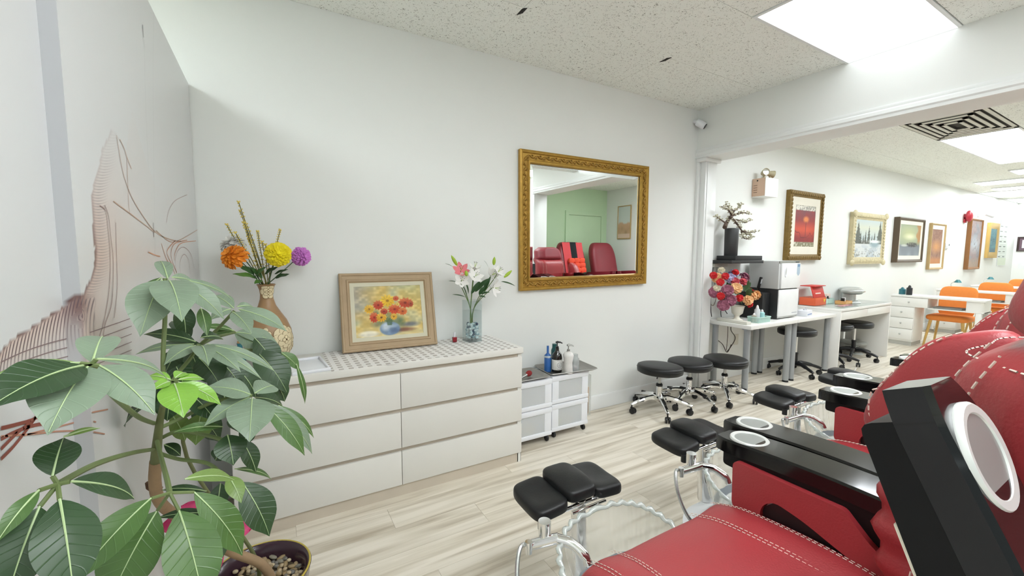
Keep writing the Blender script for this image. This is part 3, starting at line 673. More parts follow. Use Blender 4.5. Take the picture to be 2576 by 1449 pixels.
def still_life(u, v):
    n = vnoise(u, v, 7, 1); n2 = vnoise(u, v, 23, 2)
    c = np.zeros(u.shape+(3,))+hx('cdbf86'); c = over(c, soft(n, .45, .8)*.8, 'd9b866'); c = over(c, (1-soft(n, .15, .45))*.7, 'b9bd9b')
    c = over(c, (1-soft(u, .0, .34))*soft(v, .25, .6)*.8, 'a6a3a0'); c = over(c, soft(u, .55, .8)*soft(v, .5, .9)*.35, 'b7be84'); c = over(c, (n2-.5)*.5, 'efe3b0')
    c = over(c, (1-soft(v, .02, .20))*.8, 'e3d39a'); c = over(c, blob(u, v, .18, .06, .14, .06)*.9, 'eee9d6')
    c = over(c, blob(u, v, .80, .20, .13, .045, .5)*.85, '6a6f79'); c = over(c, blob(u, v, .70, .10, .15, .04, .5)*.8, '7a4a3d')
    c = over(c, blob(u, v, .30, .24, .07, .06, .6)*.6, '767c6b')
    for (x, y, rx, ry) in ((.42, .27, .10, .07), (.58, .30, .12, .09), (.66, .24, .06, .08), (.30, .45, .04, .06)): c = over(c, blob(u, v, x, y, rx, ry, .5)*.75*(.5+n2*.7), '5f7352')
    c = over(c, blob(u, v, .49, .14, .15, .135, .08), '7d93ad'); c = over(c, blob(u, v, .43, .18, .05, .07, .6)*.9, 'dfe8ef'); c = over(c, blob(u, v, .57, .09, .07, .06, .6)*.6, '51678a')
    c = over(c, blob(u, v, .50, .19, .10, .035, .6)*.5, 'b8c6c9')
    for k in range(7): c = over(c, (np.abs(u-(.49+(k-3)*.012*(1+v)*(v*3)))*150 < 1.0)*(v > .2)*(v < .5)*.6, '4a6340')
    F = [(.48, .70, .105, .115, 'f0c531', 'a8761c'), (.34, .62, .075, .09, 'c8472a', '7d2416'), (.205, .55, .07, .085, 'eebb3a', 'a06f1f'), (.27, .38, .065, .10, 'cf4a2b', '8a2a19'), (.375, .37, .075, .085, 'f1b52e', '6f4416'),
         (.42, .49, .055, .06, 'c4462c', '7c2a1b'), (.58, .52, .095, .095, 'd9512b', '8f2f18'), (.56, .37, .05, .065, 'efb93c', '8f5f1a'), (.75, .64, .105, .10, 'cb4d2c', '84301c'), (.835, .62, .04, .07, 'b54a2f', '6f2a1e'),
         (.70, .47, .07, .075, 'dd7035', '8f3b1b'), (.61, .74, .045, .05, 'cf5a34', '84321c'), (.63, .62, .03, .035, 'ecd072', 'b08a33')]
    for (x, y, rx, ry, a, b) in F:
        an = np.arctan2((v-y)/ry, (u-x)/rx); rr = np.sqrt(((u-x)/rx)**2+((v-y)/ry)**2)/(1+.13*np.cos(an*11+x*50))
        c = over(c, 1-soft(rr, .9, 1.05), a); c = over(c, (1-soft(rr, .8, 1.0))*(.5+.5*np.cos(an*11+x*50+rr*3))*.35, b)
        c = over(c, (rr < .95)*soft(v-y, -.02, .09)*.35, 'f7d98a'); c = over(c, 1-soft(rr, .13, .32), b)
    return np.clip(c*(.93+.14*n2[..., None]), 0, 1)
def frame_molding(m, W, H, prof, M=None):
    """sweep a moulding profile [(inset from outer edge, proud)] round a rectangle in xz, front toward -y"""
    R = [[(sx*(W/2-d), -q, sz*(H/2-d)) for (d, q) in prof] for sx, sz in ((-1, -1), (1, -1), (1, 1), (-1, 1))]
    k = len(prof); vs = [p for r in R for p in r]; fs = [(i*k+j, ((i+1) % 4)*k+j, ((i+1) % 4)*k+j+1, i*k+j+1) for i in range(4) for j in range(k-1)]
    m.add(vs, fs, M); return m
def framed(name, label, cat, W, H, prof, fmat, fn, nx, ny, loc, rot, mat_in=None, liner=0, liner_mat=None, back=True):
    t = thing(name, label, cat, loc, rot=rot)
    frame_molding(MB(), W, H, prof).build('frame', fmat, t, 30)
    fw_ = prof[-1][0]; q = prof[-1][1]
    if liner:
        frame_molding(MB(), W-2*fw_, H-2*fw_, [(0, q), (0, q-.001), (liner, q-.004), (liner, q-.008)]).build('liner', liner_mat, t, 30)
        fw_ += liner; q -= .008
    MB().box(-W/2+.004, W/2-.004, -.004, 0, -H/2+.004, H/2-.004).build('backing', mat('brown backing board', '8a7355', .8), t, 0)
    picture_grid('picture', W-2*fw_, H-2*fw_, nx, ny, fn, M_PAINT, t, TR(0, -max(q, .005), 0))
    return t
M_TAUPEW = mat('taupe wood frame', 'b09877', .55, var=.12, vs=14, bump=.2, bs=60)
M_LINEN = mat('cream linen liner', 'd8d4bc', .8)
th = math.atan2(.12, .475)
framed('framed_painting', 'framed still life of orange and yellow flowers in a blue bowl standing on the dresser', 'painting', .585, .487,
       [(0, 0), (0, .022), (.006, .028), (.014, .026), (.018, .020), (.040, .018), (.044, .023), (.052, .022), (.056, .014), (.060, .012)], M_TAUPEW, still_life, 150, 110,
       (-.757, -.077, .783+.487/2*math.cos(th)+.001), (-th, 0, math.radians(-2.5)), liner=.024, liner_mat=M_LINEN)
# nail polish bottle
npb = thing('nail_polish_bottle', 'small dark red nail polish bottle with white cap on the checked cloth', 'nail polish', (-.334, -.135, .783))
MB().box(-.014, .014, -.014, .014, 0, .034, .004).build('bottle', mat('red lacquer', '8e1020', .12, coat=.5), npb)
MB().lathe([(.0075, .034), (.0085, .036), (.0075, .066), (0, .066)], 16).build('cap', M_WPLA, npb)
# ------------------------------------------------------------------ flowers
def flower_head(m, c, axis, R, n_rings, petal_l, petal_w, spread=(.15, 1.5), cnt=12, cup=.55):
    """ball or open head: overlapping petals set in a golden angle spiral round a core"""
    ax = Vector(axis).normalized(); o = ax.orthogonal().normalized(); p = ax.cross(o); c = Vector(c); m.ell(c, (R*.62,)*3, 12, 8)
    N_ = int(n_rings*cnt*.55); c0 = math.cos(spread[1])
    for k in range(N_):
        th_ = math.acos(1-(1-c0)*(k+.5)/N_); a = k*2.39996+random.uniform(-.2, .2); side = o*math.cos(a)+p*math.sin(a)
        d = (ax*math.cos(th_)+side*math.sin(th_)).normalized(); out = (side*math.cos(th_)-ax*math.sin(th_)).normalized(); b = d.cross(out)
        lift = math.radians(random.uniform(28, 55)); la = out*math.cos(lift)+d*math.sin(lift); nn = d*math.cos(lift)-out*math.sin(lift)
        L = petal_l*random.uniform(.85, 1.15); w_ = petal_w*random.uniform(.85, 1.1); q = c+d*R*.80-la*L*.45
        m.add([q-b*w_*.2, q+b*w_*.2, q+la*L*.55+b*w_*.5+nn*w_*.08, q+la*L*.5-nn*w_*.14, q+la*L*.55-b*w_*.5+nn*w_*.08, q+la*L*.92+b*w_*.28+nn*w_*.1, q+la*L*.92-b*w_*.28+nn*w_*.1, q+la*L*1.02],
              [(0, 1, 2, 3), (0, 3, 4), (3, 2, 5, 7), (4, 3, 7, 6)])
def leaf_blade(m, base, tip, width, nrm, droop=.15, fold=.15, nu=8, nv=4, wav=0.):
    base = Vector(base); tip = Vector(tip); ax = tip-base; L = ax.length; ax.normalize(); n = Vector(nrm); n = (n-ax*n.dot(ax)); n = n.normalized() if n.length > 1e-4 else ax.orthogonal().normalized(); s = ax.cross(n)
    def fn(u, v):
        t = u; w_ = width*.5*(math.sin(PI*min(1, t**.85))**.75)*(1 if t < 1 else 0); q = (v-.5)*2
        return base+ax*L*t+n*(droop*L*4*t*(1-t)*.5+fold*abs(q)*w_+wav*width*math.sin(t*11+q*3)*abs(q)*.3)+s*w_*q
    m.surf(fn, nu, nv); return m
M_LEAFD = mat('dark leaf', '2f4f2a', .4, var=.2, vs=18)
def zone_vase():
    """turned brown vase with raised cream flower relief"""
    t = thing('flower_vase', 'tall brown pottery vase with raised cream flowers holding bright artificial chrysanthemums', 'vase', (-1.43, -.21, .779))
    prof = [(.0, 0), (.062, 0), (.066, .008), (.085, .05), (.107, .10), (.116, .150), (.110, .20), (.090, .25), (.062, .295), (.042, .330), (.032, .365), (.030, .39), (.033, .415), (.040, .435), (.045, .442), (.042, .444), (.030, .42), (.027, .38), (0, .37)]
    MB().lathe(prof, 48).build('vase_body', mat('brown pottery', 'a2805a', .38, var=.14, vs=10), t, 60)
    cream = mat('cream relief', 'e0d2ac', .45)
    line = mat('relief outline', '7a6038', .6)
    def rad(z):
        for (r0, z0), (r1, z1) in zip(prof[:-4], prof[1:-3]):
            if z0 <= z <= z1 and z1 > z0: return r0+(r1-r0)*(z-z0)/(z1-z0)
        return .05
    def on(a, z, o=.003): r = rad(z)+o; return Vector((r*math.cos(a), r*math.sin(a), z))
    def relief(ang, z, R, n, name):
        m = MB(); lm = MB()
        for ring, rr in ((0, 1.), (1, .62), (2, .3)):
            k = max(4, n-ring*2)
            for j in range(k):
                b = 2*PI*(j+.5*ring)/k; ca, sa = math.cos(b), math.sin(b); cen = (ang+ca*R*rr*.62/rad(z), z+sa*R*rr*.62); pr_ = R*rr*.46
                pts = [on(cen[0]+math.cos(q)*pr_/rad(z), min(max(cen[1]+math.sin(q)*pr_, .01), .436), .0025+.002*ring) for q in [2*PI*i/10 for i in range(10)]]
                ctr = on(cen[0], min(max(cen[1], .01), .436), .005+.002*ring); m.add([ctr]+pts, [(0, 1+i, 1+(i+1) % 10) for i in range(10)]); lm.tube(pts, .0009, 4, closed=True)
        r_ = m.build(name, cream, t, 60); lm.build('relief_outline', line, r_)
    A0 = math.radians(-90)
    relief(A0+.25, .405, .036, 6, 'relief_flower'); relief(A0+.75, .155, .070, 8, 'relief_flower'); relief(A0+1.35, .10, .05, 7, 'relief_flower'); relief(A0-.15, .195, .030, 5, 'relief_flower'); relief(A0-.75, .12, .06, 8, 'relief_flower'); relief(A0+.55, .07, .045, 7, 'relief_flower')
    # artificial flowers are parts of the arrangement
    def loc(px, py, y): return aty(px, py, y)-Vector((-1.43, -.21, .779))
    mouth = Vector((0, 0, .42)); stem = MB()
    heads = [((700, 640), -.27, (.15, -.9, .25), .064, 12, .030, .022, (.05, 2.4), 30, 'ffe21f', 'yellow chrysanthemum head'), ((757, 645), -.14, (.5, -.75, .1), .053, 11, .026, .019, (.05, 2.4), 26, 'd07fd0', 'purple chrysanthemum head'),
             ((592, 648), -.29, (-.62, -.55, .5), .060, 8, .034, .021, (.1, 1.8), 26, 'fb962a', 'orange flower head'), ((588, 622), -.19, (-.5, -.2, .8), .058, 8, .034, .021, (.1, 1.8), 24, 'f0ece6', 'white flower head')]
    for (p, y, ax, R, nr, plen, pwid, sp, cn, col, lab) in heads:
        c = loc(*p, y); m = MB(); flower_head(m, c, ax, R, nr, plen, pwid, sp, cn); m.build('flower_head', mat('petal '+col, col, .55, var=.18, vs=60), t, 0, lab)
        stem.tube(cat_rom([mouth+Vector((random.uniform(-.02, .02), random.uniform(-.02, .02), 0)), (mouth+c)*.5+Vector((0, 0, .01)), c-Vector(ax).normalized()*.02], 5), .0025, 6)
    stem.build('stem', M_LEAFD, t)
    M_TWIG = mat('twig olive', '6f6a34', .6); M_BUD = mat('gold bud', 'e3cc62', .5)
    tw = [((600, 508), -.2), ((615, 560), -.24), ((570, 565), -.2), ((592, 585), -.25), ((648, 582), -.18), ((660, 608), -.2), ((705, 578), -.17), ((612, 560), -.16), ((625, 600), -.22), ((668, 615), -.16), ((604, 530), -.18)]
    for (p, y) in tw:
        e = loc(*p, y); m = MB(); b = MB(); base = mouth+Vector((random.uniform(-.02, .02), random.uniform(-.02, .02), -.02))
        P = cat_rom([base, base.lerp(e, .5)+Vector((random.uniform(-.012, .012), 0, .01)), base.lerp(e, .8), e], 6); m.tube(P, .0022, 5)
        for i in range(5, len(P)):
            for s in (-1, 1):
                if random.random() < .75:
                    q = P[i]+Vector((s*.005, random.uniform(-.004, .004), .003)); b.ell(q, (.0028, .0028, .0042), 6, 4)
        o = m.build('twig', M_TWIG, t); b.ell(e, (.005, .005, .005), 8, 6).build('bud', M_BUD, o)
    for (p0, p1, w_, y, col) in (((648, 700), (585, 690), .035, -.26, '5d8a3a'), ((640, 690), (600, 668), .035, -.2, '3f6a34'), ((660, 705), (640, 715), .03, -.28, '4a7a2e'), ((665, 690), (700, 672), .03, -.24, '2f4f2a'), ((690, 700), (728, 690), .03, -.22, '24401f'), ((690, 690), (725, 678), .02, -.23, '24401f'), ((640, 700), (670, 672), .045, -.27, '48743a'), ((660, 700), (630, 672), .03, -.22, '3b6330')):
        a, b = loc(*p0, -.22), loc(*p1, y); leaf_blade(MB(), a, b, w_, (0, -.6, .8), .12, .2, wav=.25).build('leaf', mat('vase leaf '+col, col, .4), t, 60)
    return t
zone_vase()
# teal bottle half hidden behind the plant
tb = thing('glass_bottle', 'teal glass bottle beside the brown vase behind the plant', 'bottle', (-1.555, -.30, .779))
MB().lathe([(0, 0), (.03, 0), (.032, .01), (.03, .04), (.012, .12), (.011, .15), (.014, .155), (.011, .157), (0, .15)], 24).build('bottle_body', mat('teal glass', '1f6f7d', .08, coat=.5), tb, 60)
MB().lathe([(.009, .15), (.011, .152), (.0105, .168), (0, .17)], 14).build('stopper', mat('cork', 'a98a5f', .8), tb, 60)
# ------------------------------------------------------------------ glass vase of lilies
lv = thing('lily_vase', 'square clear glass vase of white lilies with blue gel stones on the dresser', 'vase', (-.213, -.16, .782), math.radians(6))
g = MB()
for (x0, x1, y0, y1) in ((-.05, .05, -.05, -.046), (-.05, .05, .046, .05), (-.05, -.046, -.046, .046), (.046, .05, -.046, .046)): g.box(x0, x1, y0, y1, 0, .285, .001, 1)
g.box(-.05, .05, -.05, .05, 0, .012, .002, 1); g.build('vase_glass', glass_thin('vase glass', 'fafdfd', .02, .015), lv)
MB().box(-.0455, .0455, -.0455, .0455, .012, .215).build('water', glass_thin('vase water', 'fbfdfd', .01, .0, .02), lv, 0)
sm = [MB().ell((0, 0, 0), (.011, .010, .009), 8, 6).mesh('gel_stone', mm, 60) for mm in (mat('gel pale', 'cfe0e2', .15), mat('gel blue', '17405c', .12), mat('gel grey blue', '8fb0bd', .15), mat('gel clear', 'dfeaea', .1))]
for i in range(170):
    o = link('gel_stone', random.choice(sm[:1]*3+sm[1:2]*2+sm[2:3]*2+sm[3:]*3), lv); o.location = (random.uniform(-.034, .034), random.uniform(-.034, .034), .022+.10*(i/170)); o.rotation_euler = (random.random()*3, random.random()*3, 0)
def lil(px, py, y): return lv_inv @ aty(px, py, y)
lv_inv = (Matrix.Translation((-.213, -.16, .782)) @ Matrix.Rotation(math.radians(6), 4, 'Z')).inverted()
M_LILY = mat('lily white', 'f4f2ee', .5, var=.02); M_LILYP = mat('lily pink', 'ef8a92', .5, var=.15, vs=30); M_LSTEM = mat('lily stem', '5f7d3c', .5); M_LLEAF = mat('lily leaf', '2c4f27', .35, var=.2, vs=20); M_LBUD = mat('lily bud', 'a4c239', .45, var=.15, vs=15)
hub = [Vector((-.012, 0, .12)), Vector((.012, 0, .12))]
for (px, py, y, ax, col, R) in ((1160, 678, -.19, (-.3, -.7, .6), 'p', .05), (1162, 705, -.22, (-.3, -.8, .3), 'w', .045), (1197, 693, -.22, (.0, -.8, .5), 'w', .05), (1240, 690, -.15, (.3, -.7, .5), 'w', .05), (1255, 682, -.18, (.3, -.6, .6), 'w', .045), (1248, 725, -.22, (.4, -.8, -.1), 'w', .052), (1195, 670, -.12, (0, -.3, .9), 'w', .04)):
    c = lil(px, py, y); axv = Vector(ax).normalized(); o = axv.orthogonal().normalized(); q = axv.cross(o); m = MB()
    for k in range(6):
        a = 2*PI*k/6+px; s_ = o*math.cos(a)+q*math.sin(a); base = c-axv*.025; tip = c+s_*R*1.2+axv*.012; leaf_blade(m, base, tip, R*.8, axv-s_*.3, -.16, .15, 6, 4)
    lo = m.build('lily_flower', M_LILYP if col == 'p' else M_LILY, lv, 60); m2 = MB(); an = MB()
    for k in range(5):
        a = 2*PI*k/5; e = c+axv*.03+(o*math.cos(a)+q*math.sin(a))*.012; m2.tube([c-axv*.01, e], .0009, 4); an.ell(e, (.003, .002, .002), 6, 4)
    m2.build('filament', M_LBUD, lo); an.build('anther', mat('anther dark', '3b2320', .7), lo)
    MB().tube(cat_rom([hub[px > 1200]+Vector((0, 0, -.08)), hub[px > 1200]+Vector((0, 0, .1)), c-axv*.05-Vector((0, 0, .02)), c-axv*.022], 6), .003, 6).build('stem', M_LSTEM, lv)
for (px, py, qx, qy, y) in ((1150, 668, 1135, 642, -.17), (1242, 667, 1244, 646, -.16), (1268, 698, 1288, 680, -.17), (1174, 695, 1172, 680, -.24)):
    a, b = lil(px, py, y), lil(qx, qy, y); d = b-a; P = [a+d*t for t in (0, .12, .3, .55, .8, .95, 1)]
    MB().tube(P, [.003, .008, .0115, .012, .008, .003, .0008], 10).build('lily_bud', M_LBUD, lv, 60)
for (px, py, qx, qy, w_, y) in ((1175, 745, 1158, 712, .022, -.2), (1185, 740, 1210, 705, .03, -.22), (1195, 735, 1230, 700, .035, -.2), (1215, 735, 1235, 695, .028, -.17), (1205, 742, 1220, 720, .03, -.24), (1172, 748, 1137, 741, .014, -.2), (1210, 740, 1232, 735, .022, -.22), (1205, 745, 1222, 748, .02, -.22), (1260, 708, 1297, 720, .02, -.18), (1150, 710, 1128, 707, .009, -.2), (1140, 672, 1119, 663, .008, -.19), (1228, 672, 1217, 655, .012, -.15), (1235, 730, 1228, 715, .02, -.2), (1178, 740, 1170, 710, .03, -.18)):
    leaf_blade(MB(), lil(px, py, y), lil(qx, qy, y-.02), w_, (0, -.5, .8), .1, .2).build('leaf', M_LLEAF, lv, 60)
# ------------------------------------------------------------------ gilt mirror on the long wall
def gold_mat():
    m = mat('antique gold', 'b08a3c', .38, .55, var=.3, vs=30, bump=.25, bs=70); return m
M_GOLD = gold_mat()
mi = thing('wall_mirror', 'large wall mirror in an ornate gold frame above the stools', 'mirror', (.934, -.008, 1.640), rot=(0, math.radians(-.5), 0))
MW, MH = 1.375, 1.07
frame_molding(MB(), MW, MH, [(0, 0), (0, .030), (.010, .034), (.020, .031), (.026, .022), (.070, .018), (.076, .028), (.090, .026), (.098, .010)]).build('frame', M_GOLD, mi, 30)
orn = MB()
def leafrow(n, fx):
    for i in range(n):
        fx((i+.5)/n)
def bead(x, z, hor, sgn):
    L = .021
    M = TR(x, -.024, z) @ Matrix.Rotation((0 if hor else PI/2)+.55*sgn, 4, 'Y')
    orn.ell((0, 0, 0), (L, .006, .008), 8, 5, M=M)
    orn.ell((0, -.001, .014*sgn), (.009, .006, .005), 6, 4, M=M)
for i in range(34):
    s = 1 if i % 2 else -1; x = -MW/2+.05+(MW-.10)*(i+.5)/34; bead(x, MH/2-.048, True, s); bead(x, -MH/2+.048, True, s)
for i in range(26):
    s = 1 if i % 2 else -1; z = -MH/2+.05+(MH-.10)*(i+.5)/26; bead(-MW/2+.048, z, False, s); bead(MW/2-.048, z, False, s)
orn.build('ornament', mat('antique gold relief', 'a07a33', .42, .5, var=.35, vs=40), mi)['kind'] = 'stuff'
mg = bpy.data.materials.new('silvered glass'); mg.use_nodes = True; b_ = mg.node_tree.nodes['Principled BSDF']; b_.inputs['Metallic'].default_value = 1; b_.inputs['Roughness'].default_value = .005; b_.inputs['Base Color'].default_value = (.9, .93, .91, 1)
iw, ih = MW/2-.098, MH/2-.098; bv = .028
m = MB(); m.add([(-iw+bv, -.0065, -ih+bv), (iw-bv, -.0065, -ih+bv), (iw-bv, -.0065, ih-bv), (-iw+bv, -.0065, ih-bv)], [(0, 1, 2, 3)]); m.build('mirror_glass', mg, mi, 0)
m = MB(); m.add([(-iw, -.0045, -ih), (iw, -.0045, -ih), (iw, -.0045, ih), (-iw, -.0045, ih), (-iw+bv, -.0065, -ih+bv), (iw-bv, -.0065, -ih+bv), (iw-bv, -.0065, ih-bv), (-iw+bv, -.0065, ih-bv)], [(0, 1, 5, 4), (1, 2, 6, 5), (2, 3, 7, 6), (3, 0, 4, 7)]); m.build('bevel', mg, mi, 0)
# ------------------------------------------------------------------ rolling stools
def star_stool(loc, label, rz, seat_z, group, chrome=True, tilt=0, seat_r=.195):
    t = thing('rolling_stool', label, 'stool', loc, rz, group); lm = M_CHROME if chrome else M_BLACKP
    M = RM('Y', tilt, (0, 0, seat_z-.07))
    MB().lathe([(0, -.072), (seat_r*.9, -.072), (seat_r*.985, -.062), (seat_r, -.045), (seat_r, -.022), (seat_r*.975, -.008), (seat_r*.88, .0), (seat_r*.5, .006), (0, .008)], 40, (0, 0, seat_z), M=M).build('seat', M_BLACKV, t, 50)
    MB().lathe([(seat_r*.992, -.030), (seat_r*1.012, -.027), (seat_r*.992, -.024)], 40, (0, 0, seat_z), M=M).build('seat_piping', M_BLACKV, t)
    MB().lathe([(0, .085), (.024, .085), (.027, .10), (.025, .20), (.025, .235), (0, .235)], 20).build('column', M_CHROME if chrome else M_BLACKP, t, 40)
    MB().lathe([(.028, .225), (.029, .24), (.022, .25), (.018, .25)], 20).build('collar', M_BLACKP, t)
    MB().cyl((0, 0, .24), (0, 0, seat_z-.07), .014, n=14).build('gas_lift', M_STEEL if chrome else M_CHROME, t)
    MB().box(-.07, .07, -.05, .05, seat_z-.082, seat_z-.07, .004).build('seat_plate', M_BLACKP, t)
    MB().tube([(.03, .02, seat_z-.085), (.10, .05, seat_z-.10), (.17, .08, seat_z-.155), (.20, .095, seat_z-.19)], [.004, .004, .007, .006], 8).build('lever', M_BLACKP, t)
    for k in range(5):
        a = 2*PI*k/5; R = Matrix.Rotation(a, 4, 'Z')
        leg = MB().tube(cat_rom([(.015, 0, .115), (.09, 0, .125), (.18, 0, .105), (.255, 0, .082), (.268, 0, .075)], 4), [.027]*4+[.022]*4+[.017]*4+[.015]*4+[.013], 10, M=R).build('leg', lm, t)
        if chrome: MB().box(.05, .19, -.008, .008, .104, .140, .003, M=R @ RM('Y', 4, (.1, 0, .12))).build('leg_inlay', M_BLACKP, leg)
        w_ = 2*PI*random.random(); C = TR(*(R @ Vector((.265, 0, 0)))) @ Matrix.Rotation(w_, 4, 'Z')
        cs = MB(); cs.cyl((0, 0, .05), (0, 0, .08), .006, n=8, M=C); cs.box(-.012, .024, -.006, .006, .03, .058, .004, M=C)
        cs = cs.build('caster', M_BLACKP, t)
        for yy in (-.013, .013): MB().lathe([(0, -.009), (.018, -.009), (.025, -.006), (.026, 0), (.025, .006), (.018, .009), (0, .009)], 18, M=C @ TR(.012, yy, .026) @ Matrix.Rotation(PI/2, 4, 'X')).build('wheel', M_BLACKP, cs, 40)
    return t
star_stool((1.53, -.31, 0), 'black round stool with chrome star base closest to the plastic drawers', .35, .415, 'black stools with chrome bases', True, 3)
star_stool((1.925, -.32, 0), 'black round stool with chrome base, middle one of the three by the wall', .9, .408, 'black stools with chrome bases')
star_stool((2.325, -.41, 0), 'black round stool with chrome base nearest to the white table', .1, .405, 'black stools with chrome bases')
# ------------------------------------------------------------------ plastic drawer carts
M_FROST = glass_thin('frosted drawer front', 'f6f8f8', .25, .5)
def cart(loc, label, tint):
    t = thing('drawer_cart', label, 'drawer cart', loc, 0, 'white plastic drawer carts'); w_, d_, h = .345, .26, .43
    for k in range(2):
        z0 = .05+k*.215; z1 = z0+.21
        m = MB()
        m.box(-w_/2-.003, w_/2+.003, -d_/2-.003, d_/2+.003, z1-.04, z1, .006); m.box(-w_/2-.003, w_/2+.003, -d_/2-.003, d_/2+.003, z0, z0+.032, .005)
        for sx in (-1, 1):
            for sy in (-1, 1): m.box(sx*w_/2-(.062 if sx > 0 else 0), sx*w_/2+(0 if sx > 0 else .062), sy*d_/2-(.03 if sy > 0 else 0), sy*d_/2+(0 if sy > 0 else .03), z0+.01, z1-.01, .006)
        m.build('tier_frame', M_WPLA, t)
        dw = MB().box(-w_/2+.060, w_/2-.060, -d_/2+.004, -d_/2+.009, z0+.030, z1-.038, .002).build('drawer', M_FROST, t)
        MB().box(-w_/2+.055, w_/2-.055, -d_/2+.006, d_/2-.02, z0+.024, z0+.028).box(-w_/2+.052, -w_/2+.056, -d_/2+.006, d_/2-.02, z0+.024, z1-.06).box(w_/2-.056, w_/2-.052, -d_/2+.006, d_/2-.02, z0+.024, z1-.06).build('drawer_tray', M_FROST, dw)
        for sx in (-1, 1): MB().box(sx*w_/2-.002, sx*w_/2+.002, -d_/2+.03, d_/2-.03, z0+.02, z1-.03).build('side_panel', M_FROST, t)
        cols = tint[k]
        for q, c in enumerate(cols):
            x = -w_/2+.075+q*(w_-.14)/max(1, len(cols)-1); hh = random.uniform(.04, .09)
            MB().box(x-.034, x+.034, -.112, .03, z0+.034, z0+.034+hh, .008).build('drawer_content', mat('content '+c, c, .7), t)
    for sx in (-1, 1):
        for sy in (-1, 1):
            cs = MB().cyl((sx*(w_/2-.03), sy*(d_/2-.02), .03), (sx*(w_/2-.03), sy*(d_/2-.02), .055), .008, n=8).build('caster', M_BLACKP, t)
            MB().lathe([(0, -.009), (.02, -.009), (.024, -.005), (.024, .005), (.02, .009), (0, .009)], 16, M=TR(sx*(w_/2-.03), sy*(d_/2-.02), .024) @ Matrix.Rotation(PI/2, 4, 'Y')).build('wheel', M_BLACKP, cs, 40)
    return t
c1_ = cart((.178, -.20, 0), 'white plastic drawer cart tucked beside the dresser, half hidden by it', (('d8b04e', 'e2c437', '4a93c9'), ('b9bec2', '8f969c', 'dfe3e4')))
c2_ = cart((.545, -.175, 0), 'white two tier plastic drawer cart holding the tray of pump bottles', (('e8dc5a', 'b5a56b', '5c95b8'), ('d9dcdc', 'c5c9ca', 'e4dfcd')))
# hanging clear file box on the open side of the second cart
fb = MB().box(.722, .768, -.28, -.07, .10, .43).build('file_pocket', glass_thin('clear plastic pocket', 'eef0ee', .2, .25), None, 0); fb.parent = c2_; fb.location = (-.545, .175, 0)
MB().box(.73, .76, -.27, -.09, .12, .33, .003).box(.735, .755, -.27, -.16, .11, .20, .003).build('pocket_paper', mat('pocket papers', 'd8b08a', .7), c2_).location = (-.545, .175, 0)
def steel_tray(loc, rz, label, sx=.20, sy=.14):
    o = rpoly([(-sx, -sy), (sx, -sy), (sx, sy), (-sx, sy)], .03, 4); i_ = rpoly([(-sx+.03, -sy+.03), (sx-.03, -sy+.03), (sx-.03, sy-.03), (-sx+.03, sy-.03)], .02, 4); n = len(o)
    vs = [(a, b, .018) for a, b in o]+[(a, b, .0225) for a, b in [(x*.985, y*.985) for x, y in o]]+[(a, b, .003) for a, b in i_]+[(a, b, 0) for a, b in i_]
    fs = [(k*n+j, k*n+(j+1) % n, (k+1)*n+(j+1) % n, (k+1)*n+j) for k in (0, 1) for j in range(n)]+[tuple(2*n+j for j in range(n)), tuple(3*n+j for j in range(n))]+[(j, (j+1) % n, 3*n+(j+1) % n, 3*n+j) for j in range(n)]
    t = MB().add(vs, fs).build('steel_tray', mat('worn steel tray', '9a9893', .35, .75, var=.15, vs=12)); t.location = loc; t.rotation_euler = (0, 0, rz)
    return tag(t, label, 'tray', 'steel instrument trays')
steel_tray((.585, -.185, .4755), math.radians(-6), 'stainless steel tray of pump bottles on the taller plastic cart', .215, .145)
steel_tray((.176, -.20, .4755), 0, 'stainless steel tray with a red makeup brush beside the dresser', .168, .135)
def pump(name, loc, label, prof, bm, label_col=None, pump_m=None, lz=(0, 0), h=0):
    t = thing(name, label, 'bottle', loc, random.uniform(-.3, .3), 'bottles on the steel tray')
    MB().lathe(prof, 28).build('bottle_body', bm, t, 50); r = max(p[0] for p in prof)
    if label_col: MB().lathe([(r+.0008, lz[0]), (r+.0012, lz[0]+.001), (r+.0012, lz[1]-.001), (r+.0008, lz[1])], 28).build('paper_label', label_col, t, 50)
    if pump_m:
        pu = MB(); pu.cyl((0, 0, h), (0, 0, h+.018), .012, n=16); pu.cyl((0, 0, h+.018), (0, 0, h+.045), .004, n=8); pu.tube([(-.012, 0, h+.05), (.0, 0, h+.052), (.02, -.012, h+.05), (.034, -.02, h+.042)], [.007, .009, .006, .004], 8); pu.build('pump_head', pump_m, t)
    return t
TZ = .4795
b1 = pump('pump_bottle', (.478, -.215, TZ), 'black pump bottle with a white paper label on the steel tray', [(0, 0), (.037, 0), (.040, .004), (.040, .115), (.034, .14), (.018, .16), (.014, .17), (.014, .185), (0, .185)], mat('black bottle glass', '15130f', .1, coat=.6), mat('white paper label', 'ecebe6', .7), M_BLACKP, (.022, .10), .18)
m = MB()
m.tube([(.041*math.cos(a), .041*math.sin(a), .062+.020*math.sin(q)) for q in [2*PI*i/20 for i in range(20)] for a in [math.radians(-95)+.5*math.cos(q)]], .0012, 4, closed=True)
for (dz, L) in ((.010, .28), (.0, .34), (-.010, .24), (-.031, .5), (.032, .55)):
    m.tube([(.0415*math.cos(math.radians(-95)+a), .0415*math.sin(math.radians(-95)+a), .062+dz) for a in np.linspace(-L, L, 6)], .0011, 4)
m.build('label_print', M_BLACKP, b1)['kind'] = 'stuff'
